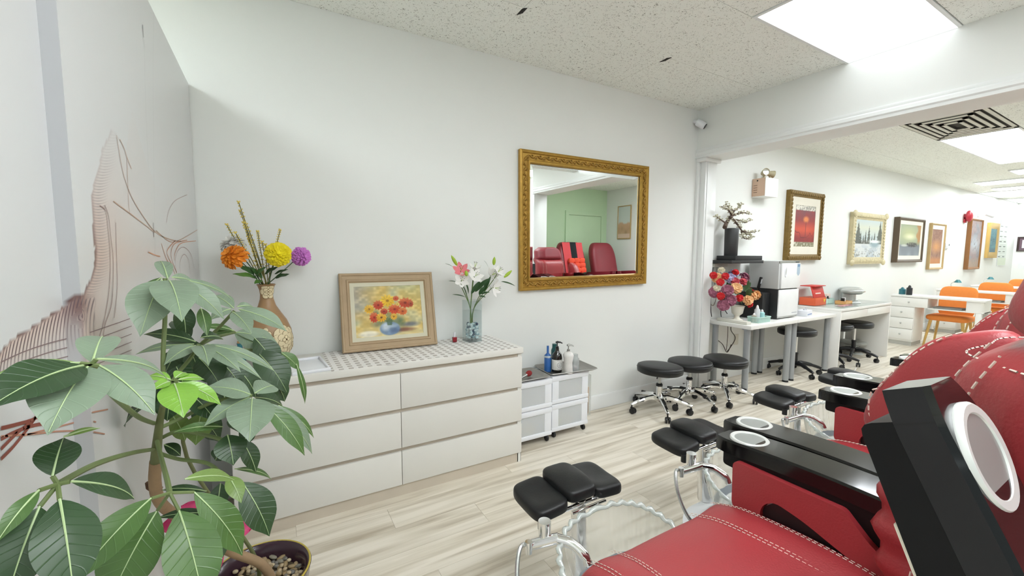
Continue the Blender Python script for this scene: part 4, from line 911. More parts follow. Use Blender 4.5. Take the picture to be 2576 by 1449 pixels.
pump('lotion_bottle', (.533, -.284, TZ), 'white waisted lotion bottle with a silver pump on the steel tray', [(0, 0), (.036, 0), (.037, .004), (.033, .05), (.031, .08), (.040, .125), (.042, .14), (.03, .158), (.016, .164), (.016, .17), (0, .17)], mat('marbled ceramic white', 'e6e4e0', .3, var=.15, vs=30), None, M_STEEL, h=.165)
pump('spray_bottle', (.422, -.17, TZ), 'blue bottle with a slim silver cap at the rear of the steel tray', [(0, 0), (.026, 0), (.027, .003), (.027, .125), (.012, .14), (.0085, .145), (.0085, .20), (0, .20)], mat('blue label plastic', '2f66ad', .3), mat('clear band', 'c7d2da', .2), None, (.11, .125))
pump('pump_bottle', (.508, -.138, TZ), 'dark teal bottle standing behind the black pump bottle', [(0, 0), (.026, 0), (.026, .15), (.018, .17), (.018, .20), (0, .20)], mat('dark teal plastic', '1d5a5a', .3), None, None)
pump('glass_jar', (.608, -.275, TZ), 'low clear box shaped bottle on the steel tray next to the white lotion bottle', [(0, 0), (.030, 0), (.031, .003), (.031, .10), (.02, .11), (.02, .135), (0, .135)], glass_thin('clear jar', 'e4e8e8', .05, .35), None, None)
sh = MB().lathe([(0, 0), (.026, 0), (.03, .012), (.018, .024), (0, .028)], 20).build('soap_dish', mat('pale pink plastic', 'ecd4d2', .4)); sh.location = (.645, -.215, TZ); tag(sh, 'small pale pink pot on the steel tray', 'pot')
br = thing('makeup_brush', 'makeup brush with dark red bristles lying on the lower steel tray', 'brush', (.145, -.255, .490), math.radians(24))
MB().cyl((-.12, 0, 0), (-.03, 0, .006), .004, .006, n=10).build('handle', M_BLACKP, br); MB().cyl((-.03, 0, .006), (.045, 0, .012), .0065, .011, n=12).build('ferrule', M_STEEL, br)
MB().lathe([(.011, 0), (.019, .018), (.022, .035), (.018, .05), (.008, .058), (0, .06)], 18, M=TR(.045, 0, .012) @ Matrix.Rotation(math.radians(85), 4, 'Y')).build('bristles', mat('red bristle', '8e2a2a', .9, var=.3, vs=60), br)
# small security camera in the ceiling corner
sc_ = thing('security_camera', 'small round white security camera in the corner under the ceiling', 'security camera', (2.27, -.035, 2.66))
MB().lathe([(0, -.045), (.03, -.045), (.034, -.03), (.034, .03), (.028, .045), (0, .047)], 24, M=TR(0, -.02, 0) @ Matrix.Rotation(math.radians(-52), 4, 'X') @ Matrix.Rotation(math.radians(-25), 4, 'Y') @ TR(0, 0, -.02) @ Matrix.Rotation(PI, 4, 'X')).build('camera_body', M_WPLA, sc_, 50)
MC = TR(0, -.02, 0) @ Matrix.Rotation(math.radians(-52), 4, 'X') @ Matrix.Rotation(math.radians(-25), 4, 'Y') @ TR(0, 0, -.02)
MB().lathe([(0, -.051), (.025, -.050), (.027, -.046)], 24, M=MC).build('lens_cover', mat('camera lens', '0a0a0b', .1, coat=.5), sc_, 50)
MB().cyl((0, .034, .03), (0, -.01, .015), .02, .014, n=16).build('bracket', M_WPLA, sc_)
# ------------------------------------------------------------------ umbrella plant in a round pot
POT = Vector((-1.485, -1.115, 0))
pt = thing('potted_plant', 'tall umbrella plant with large drooping leaves in a dark glazed pot of pebbles', 'plant', POT)
PR, PZr = .165, .26
MB().lathe([(0, 0), (.11, 0), (.115, .01), (.15, .14), (PR, .245), (PR+.004, .258), (PR-.004, .262), (PR-.014, .255), (PR-.02, .225), (PR-.03, .20), (0, .20)], 56).build('pot', mat('aubergine glaze', '3b2530', .22, var=.2, coat=.4), pt, 50)
MB().tube([(math.cos(a)*(PR-.001), math.sin(a)*(PR-.001), .260) for a in [2*PI*i/64 for i in range(64)]], .0038, 6, closed=True).build('pot_rim', mat('olive rim glaze', 'b9a545', .3), pt)
pc = [mat('pebble '+c, c, .45, var=.2, vs=30) for c in ('b8a585', 'a08b6a', '8a8474', 'c9b998', '74716a', '97815d')]
pms = [MB().ell((0, 0, 0), (.0105+.003*(k % 3), .0085, .0065), 8, 6).mesh('pebble', pc[k % 6], 60) for k in range(6)]
MB().lathe([(0, .205), (.132, .203)], 40).build('soil', mat('dark gravel', '5a4d3b', .9), pt, 0)
n = 0
while n < 190:
    r = .134*math.sqrt(random.random()); a = random.random()*2*PI
    o = link('pebble', random.choice(pms), pt); o.location = (r*math.cos(a), r*math.sin(a), .207+random.uniform(0, .014)); o.rotation_euler = (random.uniform(-.4, .4), random.uniform(-.4, .4), random.random()*6); n += 1
def L3(px, py, y): return aty(px, py, y)-POT
M_BARK = mat('tan bark', '9d8262', .7, var=.25, vs=25, bump=.5, bs=60); M_STALK = mat('green stalk', '6d7d4c', .5, var=.15, vs=10); M_VEIN = mat('leaf vein', 'b9cf9a', .5)
def leaf_mat(name, col, rough, glare=0.):
    m = bpy.data.materials.new(name); m.use_nodes = True; nt = m.node_tree; N = nt.nodes; L = nt.links; b = N['Principled BSDF']; c = lin(col)
    au = N.new('ShaderNodeAttribute'); au.attribute_name = 'lu'; aq = N.new('ShaderNodeAttribute'); aq.attribute_name = 'lq'
    k = N.new('ShaderNodeMath'); k.operation = 'MULTIPLY_ADD'; k.inputs[1].default_value = -.16; L.new(aq.outputs['Fac'], k.inputs[0]); L.new(au.outputs['Fac'], k.inputs[2])
    f = N.new('ShaderNodeMath'); f.operation = 'PINGPONG'; f.inputs[1].default_value = .05; L.new(k.outputs[0], f.inputs[0])
    vr = N.new('ShaderNodeMapRange'); vr.inputs[1].default_value = 0; vr.inputs[2].default_value = .008; vr.inputs[3].default_value = 1; vr.inputs[4].default_value = 0; L.new(f.outputs[0], vr.inputs[0])
    tc = N.new('ShaderNodeTexCoord'); nz = N.new('ShaderNodeTexNoise'); nz.inputs['Scale'].default_value = 22; nz.inputs['Detail'].default_value = 5; L.new(tc.outputs['Object'], nz.inputs['Vector'])
    mx = N.new('ShaderNodeMix'); mx.data_type = 'RGBA'; mx.inputs[6].default_value = (*[x*.72 for x in c], 1); mx.inputs[7].default_value = (*[min(1, x*1.3) for x in c], 1); L.new(nz.outputs['Fac'], mx.inputs[0])
    mv = N.new('ShaderNodeMix'); mv.data_type = 'RGBA'; mv.inputs[7].default_value = (*[min(1, x*1.5+.03) for x in c], 1); sm_ = N.new('ShaderNodeMath'); sm_.operation = 'MULTIPLY'; sm_.inputs[1].default_value = .4
    L.new(vr.outputs[0], sm_.inputs[0]); L.new(sm_.outputs[0], mv.inputs[0]); L.new(mx.outputs[2], mv.inputs[6]); L.new(mv.outputs[2], b.inputs['Base Color'])
    rr = N.new('ShaderNodeMapRange'); rr.inputs[3].default_value = rough-.12; rr.inputs[4].default_value = rough+.15; L.new(nz.outputs['Fac'], rr.inputs[0]); L.new(rr.outputs[0], b.inputs['Roughness'])
    bp = N.new('ShaderNodeBump'); bp.inputs['Strength'].default_value = .35; bp.inputs['Distance'].default_value = .002; bp.invert = True; L.new(vr.outputs[0], bp.inputs['Height']); L.new(bp.outputs[0], b.inputs['Normal'])
    b.inputs['Specular IOR Level'].default_value = .6
    tl = N.new('ShaderNodeBsdfTranslucent'); tl.inputs[0].default_value = (*[min(1, x*1.6) for x in c], 1); ms = N.new('ShaderNodeMixShader'); ms.inputs[0].default_value = .12; o = N['Material Output']
    L.new(b.outputs[0], ms.inputs[1]); L.new(tl.outputs[0], ms.inputs[2]); L.new(ms.outputs[0], o.inputs[0]); return m
LM = {'d': leaf_mat('leaf dark', '2e4a28', .36), 'm': leaf_mat('leaf mid', '4f7038', .36), 'g': leaf_mat('leaf grey glare', '82957e', .40), 'b': leaf_mat('leaf new', '86b848', .24), 'o': leaf_mat('leaf olive', '75904a', .38)}  # the grey tone paints ceiling-light glare into the leaf colour
trunk = cat_rom([(.045, -.005, .20), (.01, -.02, .30), L3(575, 1385, -1.16), L3(505, 1335, -1.22), L3(440, 1296, -1.30), L3(402, 1262, -1.38), L3(390, 1215, -1.44), L3(392, 1160, -1.48), L3(396, 1110, -1.52), L3(402, 1060, -1.55), L3(412, 1010, -1.58)], 5)
k = len(trunk); q_ = 36
MB().tube(trunk[:q_], [.0155-.004*i/k for i in range(q_)], 12).build('trunk', M_BARK, pt); MB().tube(trunk[q_-1:], [.0115-.0004*i for i in range(k-q_+1)], 12).build('stem', mat('green stem', '6a7146', .6, var=.2, vs=25), pt)
MB().tube([L3(400, 1235, -1.40), L3(378, 1222, -1.40), L3(374, 1212, -1.40)], [.012, .011, .008], 8).build('pruned_stub', mat('dark stub', '5d4231', .8, bump=.6), pt)
t2 = cat_rom([(.0, .03, .20), (-.02, .02, .34), L3(470, 1150, -1.12), L3(480, 950, -1.22), L3(500, 870, -1.35)], 6)
MB().tube(t2, [.007-.003*i/len(t2) for i in range(len(t2))], 10).build('trunk', mat('green stem', '6a7146'), pt)
def petiole(pts, r=.0045): MB().tube(cat_rom(pts, 6), r, 7).build('petiole', M_STALK, pt)
for P in ([(412, 1000, -1.58), (410, 900, -1.58), (415, 800, -1.56), (415, 700, -1.55)], [(500, 870, -1.35), (545, 830, -1.35), (590, 782, -1.35)], [(412, 1010, -1.58), (440, 950, -1.55), (480, 900, -1.52), (500, 866, -1.5)],
          [(388, 1065, -1.55), (350, 1050, -1.7), (300, 1010, -1.85), (262, 968, -1.95), (230, 915, -2.0)], [(410, 1020, -1.6), (425, 990, -1.68), (435, 962, -1.72)], [(405, 1075, -1.54), (460, 1050, -1.52), (540, 1010, -1.55), (635, 995, -1.55)],
          [(390, 1130, -1.5), (330, 1140, -1.7), (240, 1168, -1.9), (145, 1218, -2.02)], [(395, 1110, -1.54), (408, 1160, -1.65), (420, 1205, -1.78), (427, 1240, -1.84)], [(400, 1105, -1.5), (450, 1085, -1.52), (520, 1095, -1.55), (565, 1108, -1.58)],
          [(400, 1140, -1.48), (450, 1155, -1.52), (520, 1165, -1.56), (560, 1195, -1.6)], [(500, 870, -1.35), (540, 850, -1.28), (590, 836, -1.2)], [(500, 870, -1.35), (580, 880, -1.3), (660, 880, -1.25), (705, 885, -1.25)]):
    petiole([L3(*p) for p in P])
def plant_leaf(bx, by, tx, ty, wpx, tone, y, dy=0., bend=.12, face=None):
    a = L3(bx, by, y); b = L3(tx, ty, y+dy); dist = (a+POT-CAM).dot(_fw); w_ = wpx/FPX*dist
    ax = (b-a); L = ax.length; ax.normalize(); tc = (CAM-(a+POT)).normalized()
    nn = Vector(face) if face else (tc*.55+Vector((.1, -.15, .85))).normalized()
    nn = (nn-ax*nn.dot(ax)).normalized(); s = ax.cross(nn)
    vis = max(.35, abs(nn.dot(tc)))                       # leaf is wider than it looks when seen at a slant
    w_ = w_/vis**.25
    ph = random.random()*6
    def fn(u, v):
        q = (v-.5)*2; wd = w_*.46*math.sin(PI*u**.95)**.85*(1-.5*max(0, (u-.72)/.28)**1.3) if 0 < u < 1 else 0
        arch = bend*L*(4*u*(1-u))*.55-.10*L*u**3
        return a+ax*L*u+nn*(arch+.16*abs(q)**1.5*wd-.02*wd*math.sin(u*14+ph)*abs(q))+s*wd*q
    nu, nv = 16, 8; vs = [tuple(fn(i/nu, j/nv)) for i in range(nu+1) for j in range(nv+1)]
    me = bpy.data.meshes.new('leaf'); me.from_pydata(vs, [], [(i*(nv+1)+j, (i+1)*(nv+1)+j, (i+1)*(nv+1)+j+1, i*(nv+1)+j+1) for i in range(nu) for j in range(nv)])
    for nm, f_ in (('lu', lambda i, j: i/nu), ('lq', lambda i, j: abs(j/nv-.5)*2)):
        k_ = me.attributes.new(nm, 'FLOAT', 'POINT'); k_.data.foreach_set('value', np.array([f_(i, j) for i in range(nu+1) for j in range(nv+1)], np.float32))
    me.materials.append(LM[tone]); me.shade_smooth(); lf = link('leaf', me, pt)
    MB().tube([fn(i/12*.97, .5)+nn*.0008 for i in range(13)], [.0015-.0011*i/12 for i in range(13)], 5).build('midrib', M_VEIN, lf)
LEAVES = [  # base px, tip px, apparent width px, tone, depth y, tip depth offset
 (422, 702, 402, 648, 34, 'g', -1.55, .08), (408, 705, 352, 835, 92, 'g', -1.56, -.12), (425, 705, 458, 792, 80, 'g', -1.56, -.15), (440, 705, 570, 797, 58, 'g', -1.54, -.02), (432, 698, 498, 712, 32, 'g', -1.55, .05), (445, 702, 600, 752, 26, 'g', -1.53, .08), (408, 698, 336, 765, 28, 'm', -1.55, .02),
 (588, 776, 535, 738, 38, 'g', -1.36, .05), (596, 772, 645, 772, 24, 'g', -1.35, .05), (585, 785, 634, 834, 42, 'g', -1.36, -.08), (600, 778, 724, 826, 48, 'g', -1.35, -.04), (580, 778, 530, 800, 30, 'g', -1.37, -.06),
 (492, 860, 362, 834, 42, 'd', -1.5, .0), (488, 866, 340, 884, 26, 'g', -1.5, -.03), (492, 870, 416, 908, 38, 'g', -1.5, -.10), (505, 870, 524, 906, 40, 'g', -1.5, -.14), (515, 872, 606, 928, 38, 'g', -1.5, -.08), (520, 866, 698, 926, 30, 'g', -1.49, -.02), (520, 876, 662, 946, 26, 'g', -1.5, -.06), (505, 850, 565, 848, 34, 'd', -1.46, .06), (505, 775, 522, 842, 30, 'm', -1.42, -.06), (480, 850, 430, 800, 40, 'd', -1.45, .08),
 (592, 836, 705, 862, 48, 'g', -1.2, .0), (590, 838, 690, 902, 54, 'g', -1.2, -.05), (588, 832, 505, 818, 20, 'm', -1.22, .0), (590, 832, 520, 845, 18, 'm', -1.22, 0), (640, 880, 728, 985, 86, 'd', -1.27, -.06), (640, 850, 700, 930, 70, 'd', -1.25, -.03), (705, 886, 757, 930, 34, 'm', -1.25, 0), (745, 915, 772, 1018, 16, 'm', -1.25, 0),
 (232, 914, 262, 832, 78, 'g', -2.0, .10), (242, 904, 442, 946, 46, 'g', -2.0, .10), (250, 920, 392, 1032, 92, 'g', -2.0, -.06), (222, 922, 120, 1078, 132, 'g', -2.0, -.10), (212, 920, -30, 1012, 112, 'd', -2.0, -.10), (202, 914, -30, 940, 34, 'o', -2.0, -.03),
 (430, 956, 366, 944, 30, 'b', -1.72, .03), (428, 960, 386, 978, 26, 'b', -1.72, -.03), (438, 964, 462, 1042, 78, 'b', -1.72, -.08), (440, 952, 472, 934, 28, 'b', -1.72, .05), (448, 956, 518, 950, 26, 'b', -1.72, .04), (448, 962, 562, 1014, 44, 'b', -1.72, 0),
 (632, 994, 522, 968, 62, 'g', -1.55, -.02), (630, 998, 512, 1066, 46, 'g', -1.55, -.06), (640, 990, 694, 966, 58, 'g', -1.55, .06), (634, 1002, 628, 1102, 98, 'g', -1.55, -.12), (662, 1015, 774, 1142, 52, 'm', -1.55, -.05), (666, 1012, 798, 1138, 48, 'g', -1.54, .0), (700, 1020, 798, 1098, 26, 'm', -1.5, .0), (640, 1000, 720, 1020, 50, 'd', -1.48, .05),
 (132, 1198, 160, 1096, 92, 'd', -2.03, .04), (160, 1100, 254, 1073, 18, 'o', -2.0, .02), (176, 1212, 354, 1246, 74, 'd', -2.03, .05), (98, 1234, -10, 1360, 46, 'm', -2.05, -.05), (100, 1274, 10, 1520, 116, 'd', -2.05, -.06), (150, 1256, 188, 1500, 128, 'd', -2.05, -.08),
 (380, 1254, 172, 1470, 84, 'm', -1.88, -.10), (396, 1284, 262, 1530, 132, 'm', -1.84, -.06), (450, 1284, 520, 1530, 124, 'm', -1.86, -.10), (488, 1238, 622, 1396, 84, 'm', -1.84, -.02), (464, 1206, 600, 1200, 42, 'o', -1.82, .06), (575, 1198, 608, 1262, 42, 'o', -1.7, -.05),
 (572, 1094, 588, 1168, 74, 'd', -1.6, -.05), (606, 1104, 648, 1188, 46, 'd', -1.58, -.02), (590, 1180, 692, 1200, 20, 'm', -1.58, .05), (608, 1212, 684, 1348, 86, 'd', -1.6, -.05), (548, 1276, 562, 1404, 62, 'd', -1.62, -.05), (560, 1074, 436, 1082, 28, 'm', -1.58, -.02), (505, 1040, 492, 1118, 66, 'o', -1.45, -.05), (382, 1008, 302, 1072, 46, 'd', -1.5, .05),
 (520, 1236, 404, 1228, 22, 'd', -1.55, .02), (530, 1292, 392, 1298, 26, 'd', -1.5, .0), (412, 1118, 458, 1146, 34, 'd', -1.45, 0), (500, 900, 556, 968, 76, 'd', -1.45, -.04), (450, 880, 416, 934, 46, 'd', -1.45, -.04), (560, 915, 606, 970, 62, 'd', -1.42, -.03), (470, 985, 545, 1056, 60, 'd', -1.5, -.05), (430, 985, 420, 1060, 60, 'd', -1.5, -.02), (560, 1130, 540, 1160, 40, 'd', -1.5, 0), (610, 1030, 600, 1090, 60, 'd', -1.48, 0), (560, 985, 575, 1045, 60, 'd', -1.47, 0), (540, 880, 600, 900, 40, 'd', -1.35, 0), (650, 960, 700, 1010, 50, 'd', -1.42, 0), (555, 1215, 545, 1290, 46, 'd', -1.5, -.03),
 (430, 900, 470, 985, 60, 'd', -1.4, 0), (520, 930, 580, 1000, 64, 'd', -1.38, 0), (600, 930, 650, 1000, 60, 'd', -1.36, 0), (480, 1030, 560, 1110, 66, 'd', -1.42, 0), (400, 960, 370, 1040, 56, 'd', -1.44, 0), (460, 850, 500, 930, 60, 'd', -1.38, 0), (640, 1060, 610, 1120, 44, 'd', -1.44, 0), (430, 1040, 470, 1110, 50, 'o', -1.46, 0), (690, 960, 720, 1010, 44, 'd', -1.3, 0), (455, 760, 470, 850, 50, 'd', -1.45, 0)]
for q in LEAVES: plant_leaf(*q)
# short stalks from each hub to its leaflets
for (hx_, hy_, y) in ((145, 1218, -2.03), (427, 1240, -1.85), (230, 917, -2.0), (435, 960, -1.72)):
    for q in LEAVES:
        if abs(q[6]-y) < .03 and 6 < math.hypot(q[0]-hx_, q[1]-hy_) < 75: MB().tube([L3(hx_, hy_, y), L3(q[0], q[1], q[6])], .0028, 6).build('petiole', M_STALK, pt)
# pink ribbon tied round the stem
rb = mat('pink ribbon', 'd4427a', .5, var=.2, vs=20)
for (bx, by, tx, ty, w_, y) in ((500, 1300, 400, 1330, 42, -1.3), (470, 1320, 420, 1440, 40, -1.3), (520, 1305, 480, 1275, 36, -1.28), (525, 1320, 555, 1425, 34, -1.25), (530, 1300, 545, 1278, 34, -1.25), (560, 1345, 642, 1318, 42, -1.2), (500, 1290, 455, 1272, 34, -1.32)):
    a, b = L3(bx, by, y), L3(tx, ty, y); leaf_blade(MB(), a, b, w_/FPX*1.45, (CAM-(a+POT)).normalized(), .1, .3, 10, 6, wav=.5).build('ribbon_loop', rb, pt, 60)
# ------------------------------------------------------------------ work tables along the back wall
def work_table(x0, x1, label):
    t = thing('work_table', label, 'table', ((x0+x1)/2, -.245, 0), 0, 'white tables with grey tube legs'); w_ = x1-x0
    MB().box(-w_/2+.003, w_/2-.003, -.235, .235, .655, .692, .003).build('table_top', M_WHITE, t)
    for sx in (-1, 1):
        for y in (-.17, .17):
            lg = MB().cyl((sx*(w_/2-.055), y, .02), (sx*(w_/2-.055), y, .655), .030, n=20).build('leg', M_GREYM, t)
            MB().cyl((sx*(w_/2-.055), y, 0), (sx*(w_/2-.055), y, .022), .031, .028, n=20).build('leg_foot', M_BLACKP, lg)
            MB().cyl((sx*(w_/2-.055), y, .645), (sx*(w_/2-.055), y, .656), .05, n=20).build('mount_plate', M_GREYM, lg)
    return t
work_table(2.60, 3.475, 'white table with grey tube legs under the black wall shelf'); work_table(3.475, 4.35, 'white table with grey tube legs between the shelf table and the drawer desk')
dk = thing('writing_desk', 'white desk with two shallow drawers and solid side panels against the wall', 'desk', (5.11, -.26, 0))
MB().box(-.72, .72, -.25, .245, .715, .745, .003).build('desk_top', M_WHITE, dk)
MB().box(-.705, .705, -.235, .235, .745, .752, .002).build('glass_top', glass_thin('desk glass', 'f2f6f4', .03, .1), dk)
for s in (-1, 1): MB().box(s*.72-(.02 if s > 0 else 0), s*.72+(0 if s > 0 else .02), -.245, .24, 0, .715, .002).build('side_panel', M_WHITE, dk)
MB().box(-.70, .70, .21, .225, .35, .715).build('rear_panel', M_WHITE, dk)
for s in (-1, 1):
    MB().box(min(0, s*.698)+.002, max(0, s*.698)-.002, -.245, -.228, .612, .71, .002).build('drawer', M_WHITE, dk)
    MB().box(min(0, s*.69)+.01, max(0, s*.69)-.01, -.228, .2, .62, .63).build('drawer_bottom', M_WHITE, dk)
# black stools tucked under the tables
star_stool((3.87, -.29, 0), 'black stool with a black star base under the second white table', .5, .53, 'black stools with black bases', False)
star_stool((4.73, -.31, 0), 'black stool with a black star base under the desk beside its side panel', .2, .52, 'black stools with black bases', False)
star_stool((5.32, -.31, 0), 'black stool with a black star base in the middle of the desk kneehole', .9, .50, 'black stools with black bases', False)
# ------------------------------------------------------------------ shelf, bonsai and box
M_SHELF = mat('black brown shelf', '2b2b2c', .5, var=.1)
TT0 = .6925
s_ = MB().box(2.60, 3.17, -.25, -.001, 1.293, 1.325, .003).build('wall_shelf', M_SHELF); tag(s_, 'black floating shelf on the wall beside the pilaster', 'shelf')
s_ = MB().box(2.68, 3.16, -.24, -.03, 1.3255, 1.372, .004).build('flat_box', mat('matte black box', '242526', .6)); tag(s_, 'flat black box lying on the wall shelf under the bonsai', 'box')
bz = thing('bonsai_vase', 'black cylinder vase with a bare blossoming bonsai branch on the shelf', 'vase', (2.775, -.125, 1.3725))
MB().lathe([(0, 0), (.062, 0), (.064, .004), (.068, .28), (.066, .284), (.058, .282), (.056, .24), (0, .24)], 36).build('vase_body', mat('matte black ceramic', '303132', .45), bz, 50)
M_BRK = mat('bonsai bark', '5b4a3f', .75, var=.2, vs=40); M_BLO = mat('pale blossom', 'c9c5ae', .7, var=.15, vs=60)
def bloc(px, py, y=-.125): return aty(px, py, y)-Vector((2.775, -.125, 1.3725))
brs = [[(1823, 572), (1828, 560), (1836, 548), (1840, 540), (1832, 528), (1815, 520)], [(1836, 548), (1848, 540), (1870, 535), (1884, 538)], [(1838, 546), (1848, 556), (1858, 568), (1866, 580), (1878, 588), (1890, 592)], [(1840, 540), (1850, 528), (1862, 518), (1860, 512)], [(1866, 580), (1866, 590), (1872, 600)],
       [(1824, 560), (1812, 552), (1800, 544)], [(1850, 552), (1866, 556), (1876, 560), (1888, 552)], [(1866, 580), (1885, 585), (1904, 582)], [(1848, 530), (1836, 526), (1826, 512)], [(1872, 600), (1882, 600), (1893, 596)]]
for i, b in enumerate(brs):
    P = cat_rom([bloc(px, py, -.125+.04*math.sin(i*2+j)*(j > 0)) for j, (px, py) in enumerate(b)], 5); m = MB(); r0 = (.022, .014, .014, .010, .008, .009, .008, .007, .006, .006)[i]
    m.tube(P, [r0*(1-.75*k/len(P)) for k in range(len(P))], 7); bo = m.build('branch', M_BRK, bz); f = MB()
    for k in range(4, len(P)):
        for q in range(3): f.ell(P[k]+Vector((random.uniform(-.025, .025), random.uniform(-.02, .02), random.uniform(-.01, .022))), (.009, .009, .007), 6, 4)
    f.build('blossom', M_BLO, bo)['kind'] = 'stuff'
# power bar on the shelf wall with hanging cords
pb = MB().box(2.63, 2.86, -.045, -.001, 1.252, 1.29, .004).build('power_bar', mat('ivory plastic', 'd9d8cc', .5)); tag(pb, 'ivory power bar mounted under the black shelf', 'power bar')
def cord(P, r, col, label):
    o = MB().tube(cat_rom(P, 6), r, 6).build('cord', mat('cord '+col, col, .6)); return tag(o, label, 'cord', 'cords under the shelf')
cord([(2.63, -.03, 1.25), (2.62, -.025, 1.0), (2.64, -.02, .8), (2.66, -.02, .72)], .004, '1d1d1f', 'black cord running down the wall beside the pilaster to the table')
cord([(2.70, -.03, 1.25), (2.67, -.03, 1.1), (2.72, -.025, .95), (2.68, -.02, .84), (2.61, -.02, .9), (2.625, -.02, 1.1)], .003, '6d5d4c', 'thin brown cord looping on the wall under the shelf')
cord([(2.70, -.03, .65), (2.72, -.03, .50), (2.86, -.03, .40), (2.95, -.03, .30), (3.02, -.03, .38)], .004, '3a2c26', 'dark cord hanging below the white table near the first leg')
cord([(3.02, -.03, .65), (3.0, -.03, .55), (3.09, -.03, .45), (3.02, -.03, .36), (2.95, -.03, .31)], .004, '241c1a', 'black cord curling toward the wall outlet under the table')
cord([(2.92, -.04, .65), (2.93, -.04, .5), (2.92, -.04, .33)], .003, '4b3a30', 'straight thin cord hanging under the table')
cord([(2.72, -.09, TT0+.03), (2.74, -.07, TT0+.09), (2.80, -.06, TT0+.11), (2.87, -.06, TT0+.05)], .004, '1d1d1f', 'black cord arching behind the white urn on the table')
cord([(4.30, -.55, .006), (4.45, -.58, .006), (4.60, -.60, .006), (4.75, -.56, .006)], .005, 'e9e9e4', 'white cord lying on the floor at the desk leg')
ou = MB().box(3.11, 3.19, -.008, -.0005, .36, .48, .003).build('wall_outlet', mat('ivory plastic', 'd9d8cc')); tag(ou, 'ivory wall outlet under the first white table', 'outlet')
# ------------------------------------------------------------------ things on the tables
TT = .6925
bq = thing('flower_urn', 'white footed urn with a large artificial bouquet of red, peach and purple flowers', 'flower vase', (2.78, -.225, TT))
MB().lathe([(0, 0), (.062, 0), (.065, .008), (.055, .018), (.028, .035), (.022, .055), (.03, .065), (.052, .085), (.058, .12), (.066, .155), (.072, .16), (.066, .163), (.05, .12), (0, .11)], 36).build('urn', mat('urn ivory', 'e6e2d4', .4), bq, 45)
g_ = mat('urn gold line', 'b79a55', .35, .5); MB().tube([(.064*math.cos(a), .064*math.sin(a), .009) for a in np.linspace(0, 2*PI, 33)[:-1]], .003, 5, closed=True).build('gold_band', g_, bq)
random.seed(21)
cols = [('d3262b', 'red rose', .034), ('f3c08a', 'peach flower', .05), ('a8667c', 'plum flower', .052), ('b3aed0', 'lilac flower', .05), ('c34a55', 'rose pink flower', .04), ('ece2c8', 'cream flower', .032)]
for (px, py, y, ci) in ((1795, 693, -.2, 0), (1825, 695, -.26, 0), (1850, 686, -.2, 0), (1812, 710, -.28, 0), (1868, 710, -.26, 4), (1813, 745, -.3, 0), (1860, 750, -.33, 0), (1805, 700, -.18, 1), (1852, 725, -.34, 1), (1880, 755, -.32, 1), (1900, 742, -.25, 1), (1838, 702, -.24, 3), (1845, 690, -.16, 3), (1830, 730, -.32, 2), (1838, 755, -.33, 2), (1820, 768, -.3, 2), (1885, 733, -.25, 4), (1797, 735, -.22, 2), (1872, 698, -.18, 2), (1878, 718, -.2, 5), (1803, 725, -.25, 5), (1815, 680, -.15, 5), (1885, 765, -.3, 0), (1848, 708, -.28, 4), (1890, 745, -.3, 1)):
    c = aty(px, py, y)-Vector((2.78, -.225, TT)); col, lab, R = cols[ci]; ax = (c-Vector((0, .03, .22))).normalized()+Vector((-.3, -.5, .1)); m = MB()
    flower_head(m, c, ax, R, 5, R*.7, R*.85, (.15, 1.6), 10); m.build('flower_head', mat('bouquet '+col, col, .6, var=.15, vs=30), bq, 0, lab)
for i in range(34):
    a = random.random()*2*PI; e = random.uniform(-.5, 1.1); d = Vector((math.cos(a)*math.cos(e), math.sin(a)*math.cos(e), math.sin(e))); p = Vector((0, 0, .26)); q = p+Vector((d.x*.19, d.y*.13, d.z*.22)); 
    leaf_blade(MB(), p+d*.08, q, .055, d.orthogonal(), .15, .2).build('leaf', mat('bouquet leaf', '3d5a32', .5, var=.25, vs=12), bq, 60)
# black sterilizer box and two towel cabinets stacked
tc1 = thing('towel_cabinet', 'white front hot towel cabinet with black side standing on the table', 'towel cabinet', (3.45, -.22, TT))
MB().box(-.20, .20, -.15, .17, .012, .325, .006).build('cabinet_body', mat('black sheet metal', '1e2021', .45), tc1)
MB().box(-.195, .205, -.165, -.150, .03, .318, .006).build('cabinet_door', mat('cabinet white enamel', 'eaebea', .3), tc1); MB().box(-.19, .20, -.155, -.148, .012, .028).build('base_strip', M_STEEL, tc1)
MB().box(.08, .18, -.1665, -.165, .055, .064).build('nameplate', mat('nameplate grey', 'b7bbbf', .4), tc1)
tc2 = thing('towel_cabinet', 'grey hot towel cabinet with oval handle stacked on the other cabinet', 'towel cabinet', (3.45, -.22, TT+.3255))
MB().box(-.20, .205, -.15, .17, 0, .30, .006).build('cabinet_body', mat('pale grey enamel', 'c6c8c6', .4), tc2); dd = MB().box(-.17, .205, -.168, -.150, .004, .275, .006).build('cabinet_door', mat('cabinet white enamel', 'eaebea'), tc2)
MB().tube([(-.10+.018*math.cos(a)*.8, -.17, .185+.052*math.sin(a)) for a in np.linspace(0, 2*PI, 25)[:-1]], .007, 8, closed=True).build('door_handle', M_WPLA, dd); MB().ell((-.10, -.169, .185), (.012, .003, .046), 12, 8).build('handle_recess', mat('recess olive', '9a9a86', .5), dd)
MB().prism(rpoly([(.13, .27), (.19, .27), (.19, .16), (.16, .135), (.13, .16)], .01, 3), -.1695, -.168, 'y').build('rating_label', mat('label blue grey', 'a9bccb', .4), dd); MB().box(.136, .184, -.1700, -.1695, .235, .262).build('label_print', mat('label blue', '6d8cad', .4), dd)
MB().box(.12, .19, -.158, -.150, .282, .292).build('control_strip', M_BLACKP, tc2); MB().box(-.20, .205, -.155, -.150, .277, .30).build('control_panel', M_STEEL, tc2)
